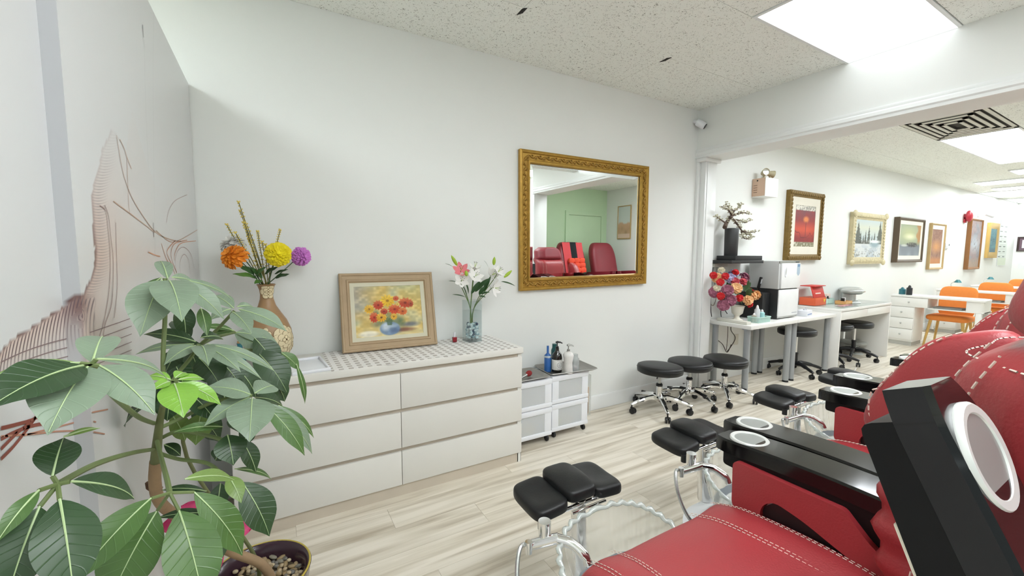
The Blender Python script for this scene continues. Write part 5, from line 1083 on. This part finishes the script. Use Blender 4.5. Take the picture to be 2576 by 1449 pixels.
wl = thing('wall_phone', 'dark phone handset leaning in a holder behind the bouquet', 'phone', (3.17, -.20, TT+.285)); MB().box(-.015, .015, -.012, .012, 0, .17, .006, M=RM('X', 12)).build('handset', M_BLACKP, wl); MB().box(-.009, .009, -.0145, -.012, .10, .15, M=RM('X', 12)).build('screen', mat('phone screen', 'b5babd', .2), wl)
wb = MB().box(3.10, 3.24, -.30, -.05, TT, TT+.285, .006).build('dark_file_box', mat('dark slate board', '1b1c1e', .5)); tag(wb, 'tall matt black box between the bouquet and the towel cabinet', 'box')
# mint basket with bottles
bk = thing('plastic_basket', 'mint green plastic basket of bottles in front of the black box', 'basket', (2.945, -.36, TT)); mm_ = mat('mint plastic', 'bfdcd2', .45)
m = MB(); m.box(-.105, .105, -.055, .055, 0, .006)
for i in range(20):
    x = -.10+.20*i/19
    for y in (-.055, .055): m.box(x-.0028, x+.0028, y-.002, y+.002, .004, .052, M=RM('X', -6*(1 if y > 0 else -1), (0, y, 0)))
for i in range(9):
    y = -.05+.1*i/8
    for x in (-.105, .105): m.box(x-.002, x+.002, y-.0028, y+.0028, .004, .052, M=RM('Y', 6*(1 if x > 0 else -1), (x, 0, 0)))
m.build('basket_wall', mm_, bk, 0)['kind'] = 'stuff'; MB().tube([(x*.112, y*.062, .055) for x, y in rpoly([(-1, -1), (1, -1), (1, 1), (-1, 1)], .2, 4)], .005, 6, closed=True).build('basket_rim', mm_, bk)
def small_bottle(loc, col, h, r, label, cap='f1f2f2', nm='small_bottle'):
    t = thing(nm, label, 'bottle', loc); MB().lathe([(0, 0), (r, 0), (r*1.03, .004), (r*1.03, h*.72), (r*.5, h*.8), (r*.45, h*.82), (0, h*.82)], 20).build('bottle_body', mat('plastic '+col, col, .35), t, 50)
    MB().lathe([(r*.55, h*.8), (r*.58, h*.81), (r*.4, h*.93), (r*.18, h), (0, h)], 16).build('cap', mat('cap '+cap, cap, .35), t, 50); return t
small_bottle((2.905, -.36, TT+.0065), 'cfd5d6', .17, .026, 'tall white dropper bottle in the mint basket'); small_bottle((2.985, -.365, TT+.0065), 'aee0e0', .12, .025, 'aqua bottle with white cap in the mint basket'); small_bottle((2.862, -.355, TT+.0065), 'b7b2a4', .09, .022, 'low beige jar in the mint basket')
pbar = MB().box(2.63, 2.70, -.42, -.10, TT, TT+.03, .004).build('power_bar', mat('ivory plastic', 'd9d8cc')); tag(pbar, 'long ivory power bar lying on the table end', 'power bar')
tb_ = thing('tissue_box', 'low white and blue tissue box on the table in front of the towel cabinet', 'tissue box', (3.83, -.37, TT), .15)
MB().box(-.085, .085, -.055, .055, 0, .065, .003).build('carton', mat('tissue carton', 'e3e5ea', .6), tb_); MB().box(-.07, .07, -.0558, -.055, .018, .030).box(.0852, .0856, -.04, .04, .018, .03).build('carton_print', mat('tissue blue', '8c9cc4', .6), tb_)
leaf_blade(MB(), (0, 0, .064), (.02, -.01, .10), .07, (0, -1, .2), .2, .4, wav=.8).build('tissue', mat('tissue paper', 'f4f4f4', .9), tb_, 60)
DT = .7525
rbx = thing('product_box', 'open red cardboard product box with a tilted lid on the desk', 'box', (4.55, -.13, DT), .03); mr_ = mat('red carton', 'c9382f', .5, var=.1)
MB().box(-.15, .15, -.09, .09, 0, .095, .003).build('carton', mat('orange carton', 'd9613a', .5), rbx); MB().box(-.15, .15, -.006, .006, .0, .15, .002, M=TR(0, -.07, .097) @ RM('X', -16)).build('lid', mr_, rbx)
MB().box(-.15, .15, -.075, .09, .235, .245, .002).build('lid_top', mr_, rbx)
MB().prism([(.09, .03), (.13, .075), (.07, .075)], -.0915, -.0905, 'y').build('triangle_print', mat('yellow print', 'e9c93c', .5), rbx); m = MB()
for i in range(9): m.box(-.09+i*.016, -.078+i*.016, -.0075, -.0065, .045, .06, M=TR(0, -.07, .097) @ RM('X', -16))
m.build('lettering', mat('pale print', 'f1d9cf', .6), rbx)['kind'] = 'stuff'
for k, (x, lab) in enumerate(((4.785, 'mint basket of small bottles next to the red box'), (4.945, 'mint basket of small bottles next to the wooden tray'))):
    b2 = thing('plastic_basket', lab, 'basket', (x, -.11, DT), 0, 'mint baskets on the desk'); m = MB(); m.box(-.072, .072, -.06, .06, 0, .005)
    for (a, b, c, d) in ((-.075, .075, -.063, -.059), (-.075, .075, .059, .063), (-.0748, -.071, -.0592, .0592), (.071, .0748, -.0592, .0592)): m.box(a, b, c, d, 0, .06, .001, 1)
    m.build('basket_wall', mm_, b2)
    for q in range(3): MB().lathe([(0, .006), (.018, .006), (.018, .06), (.009, .066), (.009, .085), (0, .085)], 14, (-.045+q*.045, .01*(q % 2), 0)).build('polish_bottle', mat('polish '+('4a4f52', 'b9bcb8', '2a2c2e')[q], ('4a4f52', 'b9bcb8', '2a2c2e')[q], .3), b2, 50)
wt = thing('wooden_tray', 'small wooden tray holding a dark and a white pot on the desk', 'tray', (4.99, -.29, DT)); mw_ = mat('light bamboo', 'd7a76a', .5, var=.15, vs=20)
m = MB(); m.box(-.09, .09, -.06, .06, 0, .006)
for (a, b, c, d) in ((-.09, .09, -.06, -.054), (-.09, .09, .054, .06), (-.0898, -.084, -.0542, .0542), (.084, .0898, -.0542, .0542)): m.box(a, b, c, d, 0, .042)
m.build('tray_body', mw_, wt, 0); MB().lathe([(0, .007), (.022, .007), (.022, .075), (0, .075)], 18, (-.03, 0, 0)).build('dark_pot', M_BLACKP, wt, 40); MB().lathe([(0, .007), (.02, .007), (.02, .08), (0, .08)], 18, (.025, .01, 0)).build('white_pot', M_WPLA, wt, 40)
pk = MB().box(-.045, .045, -.03, .03, 0, .105, .002).build('small_carton', mat('blush carton', 'ecd5cb', .6)); pk.location = (5.09, -.05, DT); tag(pk, 'small blush coloured carton behind the wooden tray', 'box')
cs_ = thing('colour_sample_book', 'flat clear case of pink nail colour samples on the desk edge', 'sample case', (4.75, -.40, DT)); MB().box(-.15, .15, -.05, .05, 0, .006, .001).build('case', glass_thin('sample case', 'ece6e4', .1, .4), cs_)
for i in range(10): MB().ell((-.125+i*.028, 0, .008), (.010, .03, .004), 8, 5).build('colour_chip', mat('chip %d' % (i % 3), ('c98a90', 'b36d7a', 'd8b0a8')[i % 3], .3), cs_)
def nail_dryer(loc, label, rz):
    t = thing('nail_dryer', label, 'nail dryer', loc, rz, 'silver nail dryers'); ms = mat('dryer silver', 'b4b7b4', .3, .3)
    MB().lathe([(0, 0), (.13, 0), (.135, .006), (.12, .014), (.0, .018)], 32, sy=.75).build('dryer_base', mat('dryer pale', 'd5d8d5', .35), t, 50)
    MB().box(-.075, .075, -.03, .075, .014, .13, .02, 3).build('dryer_stem', ms, t)
    MB().ell((0, -.01, .155), (.165, .12, .036), 32, 12, .8).build('dryer_hood', ms, t, 60); MB().ell((0, -.03, .128), (.12, .08, .014), 24, 8, .7).build('lamp_well', mat('dryer dark', '6d716e', .4), t, 60)
    MB().box(-.05, .05, -.1345, -.128, .148, .16, .003).build('display_strip', M_CHROME, t)
    return t
nail_dryer((5.25, -.27, DT), 'silver nail dryer on the desk, the one in front', 0); nail_dryer((5.58, -.12, DT), 'silver nail dryer on the desk, the one behind', 0)
nail_dryer((5.66, -.17, .0), 'grey nail dryer stored on the floor under the desk', 1.57)
# ------------------------------------------------------------------ emergency light
el = thing('emergency_light', 'beige emergency light box with two round lamp heads on the wall', 'emergency light', (3.43, -.001, 2.03)); mb_ = mat('beige enamel', 'd3b39a', .5)
MB().box(-.125, .125, -.145, -.001, 0, .195, .004).build('light_box', mb_, el); MB().box(-.127, .127, -.150, -.145, -.002, .197, .003).build('front_cover', mat('cover white', 'eeefea', .4), el)
MB().box(-.127, .127, -.15, .0, -.006, -.001).build('bottom_lip', mat('cover white', 'eeefea'), el)
for (x, a, b) in ((-.05, -25, -30), (.07, 30, 60)):
    M = TR(x, -.085, .26) @ RM('Z', b) @ RM('X', 90+a*.3); ho = MB().lathe([(0, .035), (.022, .03), (.032, .0), (.038, -.03), (.040, -.04), (.036, -.042), (.03, -.03), (0, -.025)], 22, M=M @ RM('X', 180)).cyl((x, -.085, .195), (x, -.085, .24), .012, n=10).build('lamp_head', mat('aged beige', 'b5ac8c', .45), el, 45)
    MB().lathe([(0, .036), (.032, .034)], 20, M=M).build('lamp_lens', M_CHROME, ho, 50)
MB().cyl((-.1255, -.06, .17), (-.1275, -.06, .17), .008, n=12).build('test_button', M_BLACKP, el)
for i in range(4): MB().box(-.1262, -.1250, -.06, -.02, .04+i*.025, .047+i*.025).build('vent_slot', mat('slot brown', '8a6f5c', .6), el, 0)
# ------------------------------------------------------------------ pictures on the back wall of the far room
M_GILT = mat('dark gilt frame', '7d6430', .5, .35, var=.4, vs=45, bump=.8, bs=60); M_CREAMF = mat('cream carved frame', 'c9bd98', .5, .1, var=.2, vs=20, bump=.4, bs=40)
M_BRONZE = mat('dark bronze frame', '5b4d3c', .45, .2, var=.15); M_PALEW = mat('pale wood frame', 'b59a6a', .5, var=.15); M_BROWN = mat('brown wood frame', '8c5f33', .45, var=.2); M_OCHRE = mat('ochre frame', 'c3a25c', .5, var=.1); M_MATB = mat('picture mat cream', 'efeadb', .8)
def red_tree(u, v):
    n = vnoise(u, v, 9, 3); n2 = vnoise(u, v, 30, 4); c = np.zeros(u.shape+(3,))+hx('9c3a38')
    c = over(c, soft(v, .5, .9)*(n*.9), '6d4a56'); c = over(c, blob(u, v, .5, .42, .9, .13, .7)*.9, 'd9593f'); c = over(c, (1-soft(v, .05, .4))*.6*n, '7a2f3a'); c = over(c, blob(u, v, .55, .67, .13, .07, .4), 'e58a4f')
    c = over(c, (np.abs(u-.55) < .012)*(v > .25)*(v < .62)*.8, '5a3030'); c = over(c, soft(v, .88, .89)*1., 'a9a69c'); c = over(c, soft(v, .88, .89)*soft(n2, .5, .7), 'e9e6da'); c = over(c, 1-soft(v, .11, .12), '8f8a70'); c = over(c, (1-soft(v, .11, .12))*soft(n2, .55, .75), 'd5d2bf')
    return over(c, (np.abs(v-(.30+.08*np.sin(u*6+n*3))) < .012)*.6, '6a2a30')
def snow(u, v):
    n = vnoise(u, v, 10, 5); n2 = vnoise(u, v, 34, 6); c = np.zeros(u.shape+(3,))+hx('bcc9cb'); c = over(c, soft(v, .5, .8)*(1-soft(v, .8, 1))*.6, 'd9d6b8'); c = over(c, 1-soft(v, .40, .48), 'd3d7d6')
    for (x, h, w_) in ((.1, .95, .12), (.2, .7, .05), (.38, .75, .045), (.5, .85, .07), (.72, .7, .05), (.92, 1., .13), (.3, .6, .04), (.62, .62, .04)):
        t = (h-v)/(h-.38); c = over(c, (np.abs(u-x) < w_*np.clip(t, 0, 1)*(.6+.8*n2))*(v < h)*(v > .36)*.85, '4f5249')
    c = over(c, blob(u, v, .74, .36, .17, .10, .4)*.9, '8fa5ad'); c = over(c, blob(u, v, .74, .43, .2, .04, .5), 'eef0ee'); c = over(c, (1-soft(v, .1, .45))*soft(n, .5, .75)*.6, '9aa8b4'); c = over(c, (1-soft(v, .05, .3))*soft(n2, .6, .8)*.6, '6a6a60'); return c
def harbour(u, v):
    n = vnoise(u, v, 6, 7); n2 = vnoise(u, v, 26, 8); c = np.zeros(u.shape+(3,))+hx('93a093'); c = over(c, blob(u, v, .45, .7, .5, .3, .8)*.9, 'bfc492'); c = over(c, blob(u, v, .5, .62, .2, .07, .9)*.9, 'eceac8'); c = over(c, soft(u+.15*(n-.5), .8, .88)*soft(v, .35, .5)*.9, 'b98a5c')
    c = over(c, (1-soft(v, .33, .37)), '7e868c'); c = over(c, (1-soft(v, .05, .3))*n*.7, 'a9b0b8'); c = over(c, blob(u, v, .62, .36, .25, .07, .4)*n2*1.6, '4c4a4a'); c = over(c, blob(u, v, .25, .33, .15, .035, .4)*.8, 'd5d8cf'); return c
def abstract(cols, seed):
    def f(u, v):
        n = vnoise(u, v*2, 5, seed); n2 = vnoise(u, v, 22, seed+1); c = np.zeros(u.shape+(3,))+hx(cols[0]); c = over(c, soft(n, .45, .65)*.8, cols[1]); c = over(c, blob(u, v, .5, .5, .4, .14, .7)*.9, cols[2]); c = over(c, soft(n2, .6, .8)*.6, cols[3]); return over(c, (1-soft(v, .1, .22))*.8, cols[4])
    return f
def wall_pic(x0, x1, z0, z1, label, fm, fw_, fn, matw=0, depth=.03, carve=False, nx=50, ny=70):
    W, H = x1-x0, z1-z0
    t = framed('wall_painting', label, 'painting', W, H, [(0, 0), (0, depth), (fw_*.3, depth+.008), (fw_*.7, depth), (fw_, depth-.012)], fm, fn, nx, ny, ((x0+x1)/2, -.002, (z0+z1)/2), (0, 0, 0), liner=matw, liner_mat=M_MATB)
    t['group'] = 'paintings on the far wall'
    if carve:
        m = MB()
        for (a, b, hor) in ((W, H/2, 1), (W, -H/2, 1), (H, W/2, 0), (H, -W/2, 0)):
            n = max(5, int(a/.045))
            for i in range(n):
                p = -a/2+a*(i+.5)/n; q = b-math.copysign(fw_*.45, b)
                m.ell((p, -depth-.006, q) if hor else (q, -depth-.006, p), (a/n*.48, .008, fw_*.28) if hor else (fw_*.28, .008, a/n*.48), 8, 5)
        m.build('carving', fm, t)['kind'] = 'stuff'
    return t
wall_pic(4.03, 4.86, 1.315, 2.165, 'red sunset picture with wide cream mat in a dark gilt frame', M_GILT, .075, red_tree, .095, .05, True, 90, 130)
t = wall_pic(5.74, 6.84, 1.25, 1.99, 'snowy forest track painting in a carved cream frame', M_CREAMF, .10, snow, .0, .05, True, 110, 90)
for sx in (-1, 1):
    for sz in (-1, 1): MB().ell((sx*.53, -.055, sz*.35), (.06, .02, .045), 12, 8).build('corner_carving', M_CREAMF, t)
wall_pic(7.28, 8.38, 1.262, 1.99, 'misty harbour painting with cream slip in a dark bronze box frame', M_BRONZE, .05, harbour, .06, .07, False, 90, 80)
wall_pic(8.84, 9.57, 1.12, 1.955, 'tall orange and mauve print with white margins in a pale wood frame', M_PALEW, .035, abstract(('8d6a5c', '9c7a6a', 'd59a63', 'b08a70', 'c98a5a'), 11), .07, .04)
wall_pic(10.95, 11.75, 1.085, 2.135, 'tall narrow mauve grey painting in a brown wood frame', M_BROWN, .05, abstract(('9b8a88', '8a8f96', 'b9c2c8', '7c7577', 'a8937f'), 13), .0, .06)
wall_pic(12.32, 13.06, 1.32, 2.10, 'small teal picture in a wide ochre frame near the price poster', M_OCHRE, .13, abstract(('4f7d86', '5f8f97', '3f6773', '7aa3a5', '54707c'), 15), .0, .05)
def poster_fn(u, v):
    c = np.zeros(u.shape+(3,))+hx('dfe6df'); c = over(c, (v > .86)*(u > .35)*(u < .75)*.7, '9aa08f')
    for k in range(7): c = over(c, (np.abs(v-(.78-k*.1)) < .008)*((u < .3)+((u > .5)*(u < .8)))*.8, '5d655f')
    for k in range(28): c = over(c, (np.abs(v-(.80-k*.024)) < .003)*(u > .1)*(u < .85)*.35, '8d968f')
    return over(c, (v < .15)*.3, 'c9d8a8')
po = thing('price_poster', 'tall pale green price list poster on the far wall', 'poster', (13.72, -.002, 1.73)); MB().box(-.36, .36, -.006, -.001, -.60, .60).build('poster_board', M_WPLA, po, 0); picture_grid('poster_print', .70, 1.18, 40, 110, poster_fn, M_PRINT, po, TR(0, -.0068, 0))
fbell = thing('fire_bell', 'round red fire alarm bell on the far wall beside the narrow painting', 'fire bell', (10.72, -.001, 2.16)); MB().lathe([(0, .0), (.05, 0), (.05, .03), (.10, .04), (.115, .06), (.11, .085), (.07, .11), (0, .118)], 28, M=Matrix.Rotation(PI/2, 4, 'X')).build('gong', mat('bell red', 'b02a38', .35), fbell, 50); MB().box(-.06, .06, -.03, -.001, -.13, -.05, .01).build('back_box', mat('bell red', 'b02a38'), fbell)
cam2 = thing('bullet_camera', 'white bullet security camera on a bracket on the far wall', 'security camera', (11.6, -.001, 2.24)); MB().box(-.04, .04, -.03, -.001, -.05, .05, .01).cyl((0, -.02, 0), (.05, -.10, .01), .016, n=10).build('bracket', M_WPLA, cam2); MB().cyl((.0, -.09, .02), (.20, -.17, -.03), .042, .045, n=18).build('camera_body', M_WPLA, cam2)
th_ = thing('thermostat', 'small white thermostat box on the far wall', 'thermostat', (9.83, -.001, 1.56)); MB().box(-.06, .06, -.035, -.001, -.055, .055, .006).build('housing', M_WPLA, th_); MB().box(-.02, .03, -.037, -.035, .0, .035).build('display', mat('grey display', '6d746f', .4), th_)
def cert(u, v):
    c = np.zeros(u.shape+(3,))+hx('dfe0e2'); return over(c, (np.abs((v*9) % 1-.5) < .2)*(u > .2)*(u < .8)*.4, '8d8f96')
ce = framed('framed_certificate', 'black framed certificate on the end wall', 'certificate', .42, .36, [(0, 0), (0, .02), (.02, .024), (.04, .015)], mat('dark wood', '3a2b2a', .4), cert, 20, 24, (XE-.002, -.26, 1.66), (0, 0, -PI/2), liner=.04, liner_mat=mat('plum mat', '6a5560', .8))
pn = MB().box(-.004, 0, -.14, .14, -.19, .19).build('paper_notice', mat('notice paper', 'e8e9ea', .8)); pn.location = (XE-.002, -.24, 1.24); tag(pn, 'white paper notice taped on the end wall', 'notice')
# ------------------------------------------------------------------ manicure desks and orange chairs
M_ORANGE = mat('orange fabric', 'ea8a3c', .75, var=.06, vs=30, bump=.2, bs=250); M_OAK = mat('light oak leg', 'd3ac62', .5, var=.15, vs=15)
def mani_desk(x, label):
    t = thing('manicure_desk', label, 'manicure desk', (x, -.62, 0), 0, 'white manicure desks')   # long side runs along y
    MB().prism(rpoly([(0, .50), (.44, .50), (.44, -.48), (.30, -.52), (.0, -.52)], [.01, .01, .08, .08, .03], 4), .745, .768, 'z').build('desk_top', M_WHITE, t, 40)
    MB().box(.02, .42, .20, .49, .06, .745, .003).build('pedestal', M_WHITE, t); MB().box(.03, .41, .21, .48, .0, .06).build('plinth', mat('plinth grey', 'b9b9b2', .6), t, 0)
    d_ = MB().box(.004, .02, .06, .485, .60, .738, .002).build('drawer', M_WHITE, t); MB().ell((-.004, .27, .67), (.012, .012, .012), 10, 8).build('knob', M_STEEL, d_)
    MB().box(.02, .42, .06, .20, .60, .745).build('drawer_case', M_WHITE, t, 0)
    for k in range(3):
        d_ = MB().box(.004, .02, .205, .485, .09+k*.17, .25+k*.17, .002).build('drawer', M_WHITE, t); MB().ell((-.004, .345, .17+k*.17), (.012, .012, .012), 10, 8).build('knob', M_STEEL, d_)
    MB().box(.03, .42, -.50, .06, .585, .60, .002).build('under_shelf', M_WHITE, t)
    MB().prism(rpoly([(.02, -.33), (.42, -.33), (.42, -.50), (.02, -.50)], [.01, .01, .06, .06], 4), .585, .745, 'z').build('end_case', M_WHITE, t, 40)
    for px_ in (.05, .37): MB().box(px_-.03, px_+.03, -.485, -.425, 0, .585, .01).build('leg', M_WHITE, t)
    MB().box(.04, .40, -.47, -.36, .0, .03, .005).build('foot_rail', M_WHITE, t)
    MB().box(.08, .30, -.28, .02, .60, .625, .006).build('tool_tray', mat('tool tray grey', '8f918d', .5), t)
    return t
def orange_chair(x, y, label):
    t = thing('dining_chair', label, 'chair', (x, y, 0), 0, 'orange chairs at the manicure desks')     # faces -x
    MB().surf(lambda u, v: (lambda a, b, sg: (.0+.23*sg(math.cos(b), .3)*sg(math.cos(a), .35), .235*sg(math.cos(b), .3)*sg(math.sin(a), .35), .445+.045*sg(math.sin(b), .6)))(2*PI*u, PI*(v-.5), lambda q, e: math.copysign(abs(q)**e, q)), 32, 12, cu=True).build('seat', M_ORANGE, t, 60)
    def bk(u, v):
        a = 2*PI*u; b = PI*(v-.5); sg = lambda q, e: math.copysign(abs(q)**e, q); z = .67+.235*sg(math.sin(b), .5); y_ = (.20+.03*(z-.45))*sg(math.cos(b), .35)*sg(math.cos(a), .5); xx = .03*sg(math.cos(b), .5)*sg(math.sin(a), .7)
        return (.235+.16*(z-.45)+xx-.5*y_*y_, y_, z)
    MB().surf(bk, 32, 16, cu=True).build('backrest', M_ORANGE, t, 60)
    for sx in (-1, 1):
        for sy in (-1, 1): MB().cyl((sx*.17, sy*.17, .41), (sx*.23, sy*.215, 0), .02, .012, n=12).build('leg', M_OAK, t)
    return t
mani_desk(6.98, 'white manicure desk with drawers nearest to the nail dryer desk'); mani_desk(8.98, 'white manicure desk in the middle of the far row'); mani_desk(10.98, 'white manicure desk farthest along the wall')
orange_chair(7.42, -.71, 'orange upholstered chair with oak legs behind the nearest manicure desk'); orange_chair(9.42, -.71, 'orange upholstered chair behind the middle manicure desk'); orange_chair(11.42, -.71, 'orange upholstered chair behind the farthest manicure desk')
for (x, y, lab) in ((9.12, -.30, 'small desk lamp and bottles on the middle manicure desk'), (11.12, -.30, 'small desk lamp and bottles on the farthest manicure desk')):
    t = thing('desk_lamp', lab.replace(' and bottles', ' with teal shade'), 'lamp', (x, y, .7685)); MB().cyl((0, 0, 0), (0, 0, .02), .06, n=16).build('lamp_base', M_WPLA, t); MB().tube(cat_rom([(0, 0, .02), (0, .02, .10), (.02, -.04, .16)], 5), .008, 8).build('lamp_arm', M_CHROME, t); MB().lathe([(.02, .05), (.035, .03), (.05, 0), (.045, 0), (.03, .03), (0, .045)], 18, (.02, -.06, .13)).build('lamp_shade', mat('teal shade', '3f7f86', .4), t)
small_bottle((7.14, -.30, .7685), '23262a', .15, .035, 'black pump bottle on the nearest manicure desk', '1a1a1c'); small_bottle((7.20, -.20, .7685), '2f6f7a', .11, .04, 'teal bottle on the nearest manicure desk', '2f6f7a')
# ------------------------------------------------------------------ second row of recliners seen in the mirror
def recliner(x, label, cover=False):
    t = thing('recliner_chair', label, 'recliner', (x, -2.97, 0), 0, 'maroon recliners along the green wall'); sg = lambda q, e: math.copysign(abs(q)**e, q)
    MB().box(-.30, .30, -.34, .30, 0, .30, .03).build('plinth', mat('charcoal base', '333133', .5), t)
    MB().surf(lambda u, v: (.28*sg(math.cos(PI*(v-.5)), .35)*sg(math.cos(2*PI*u), .4), .02+.34*sg(math.cos(PI*(v-.5)), .35)*sg(math.sin(2*PI*u), .4), .46+.11*sg(math.sin(PI*(v-.5)), .5)), 32, 12, cu=True).build('seat', M_MAROON, t, 60)
    def bk(u, v):
        a = 2*PI*u; b = PI*(v-.5); z = 1.06+.53*sg(math.sin(b), .4); x_ = (.30-.05*max(0, (z-1.3)/.3)**2)*sg(math.cos(b), .3)*sg(math.cos(a), .4); y_ = .10*sg(math.cos(b), .4)*sg(math.sin(a), .6)
        return (x_, -.28-.26*(z-.6)+y_, z)
    MB().surf(bk, 36, 24, cu=True).build('backrest', M_MAROON, t, 60)
    for s in (-1, 1):
        MB().tube(cat_rom([(s*.335, -.30, .78), (s*.34, -.05, .86), (s*.335, .22, .84), (s*.33, .36, .76), (s*.32, .38, .62)], 5), [.045]*21, 12).build('armrest', mat('maroon lacquer', '6e1f2a', .15, coat=.6), t, 60)
        MB().box(s*.32-.03, s*.32+.03, -.28, .34, .25, .74, .02).build('side_panel', M_MAROON, t)
    if cover:
        MB().surf(lambda u, v: (lambda z: ((u-.5)*.46, -.165-.26*(z-.6)+.012*math.cos((u-.5)*5), z))(1.58-.60*v), 8, 14).build('towel', mat('coral towel', 'e0555a', .9, bump=.5, bs=200), t, 0)
        MB().surf(lambda u, v: (lambda z: ((u-.5)*.24, -.158-.26*(z-.6)+.012*math.cos((u-.5)*5), z))(1.585-.30*v), 8, 8).build('dark_towel', mat('black towel', '20262a', .95), t, 0)
        cu = MB()
        for i in range(3):
            for j in range(4): cu.ell(((i-1)*.12, -.115-.26*(1.25-j*.085-.6), 1.25-j*.085), (.066, .035, .048), 12, 8, .6, .6)
        cu.build('quilted_cushion', mat('orange red quilt', 'f2553a', .8), t)['kind'] = 'stuff'
    return t
recliner(3.43, 'maroon recliner with coral towel and orange quilted cushion, seen in the mirror', True); recliner(4.21, 'plain maroon recliner in front of the green door, seen in the mirror')
def dunes(u, v):
    n = vnoise(u, v, 6, 31); c = np.zeros(u.shape+(3,))+hx('cfd6d2'); c = over(c, 1-soft(v+.1*n, .5, .56), 'cfa98a'); c = over(c, (1-soft(v, .2, .45))*n, 'a58e6c'); return over(c, 1-soft(v, .12, .15), 'dcc0ae')
framed('wall_painting', 'beach painting in a thin pale frame on the return wall, seen in the mirror', 'painting', .36, .66, [(0, 0), (0, .02), (.012, .024), (.02, .015)], M_PALEW, dunes, 30, 40, (4.748, -3.40, 2.0), (0, 0, -PI/2))
# small print and thread details stay joined on their part
for o in bpy.data.objects:
    if o.name.split('.')[0] in ('stitching', 'print_line', 'relief_outline', 'bud', 'anther', 'filament', 'hose_fitting'): o['kind'] = 'stuff'
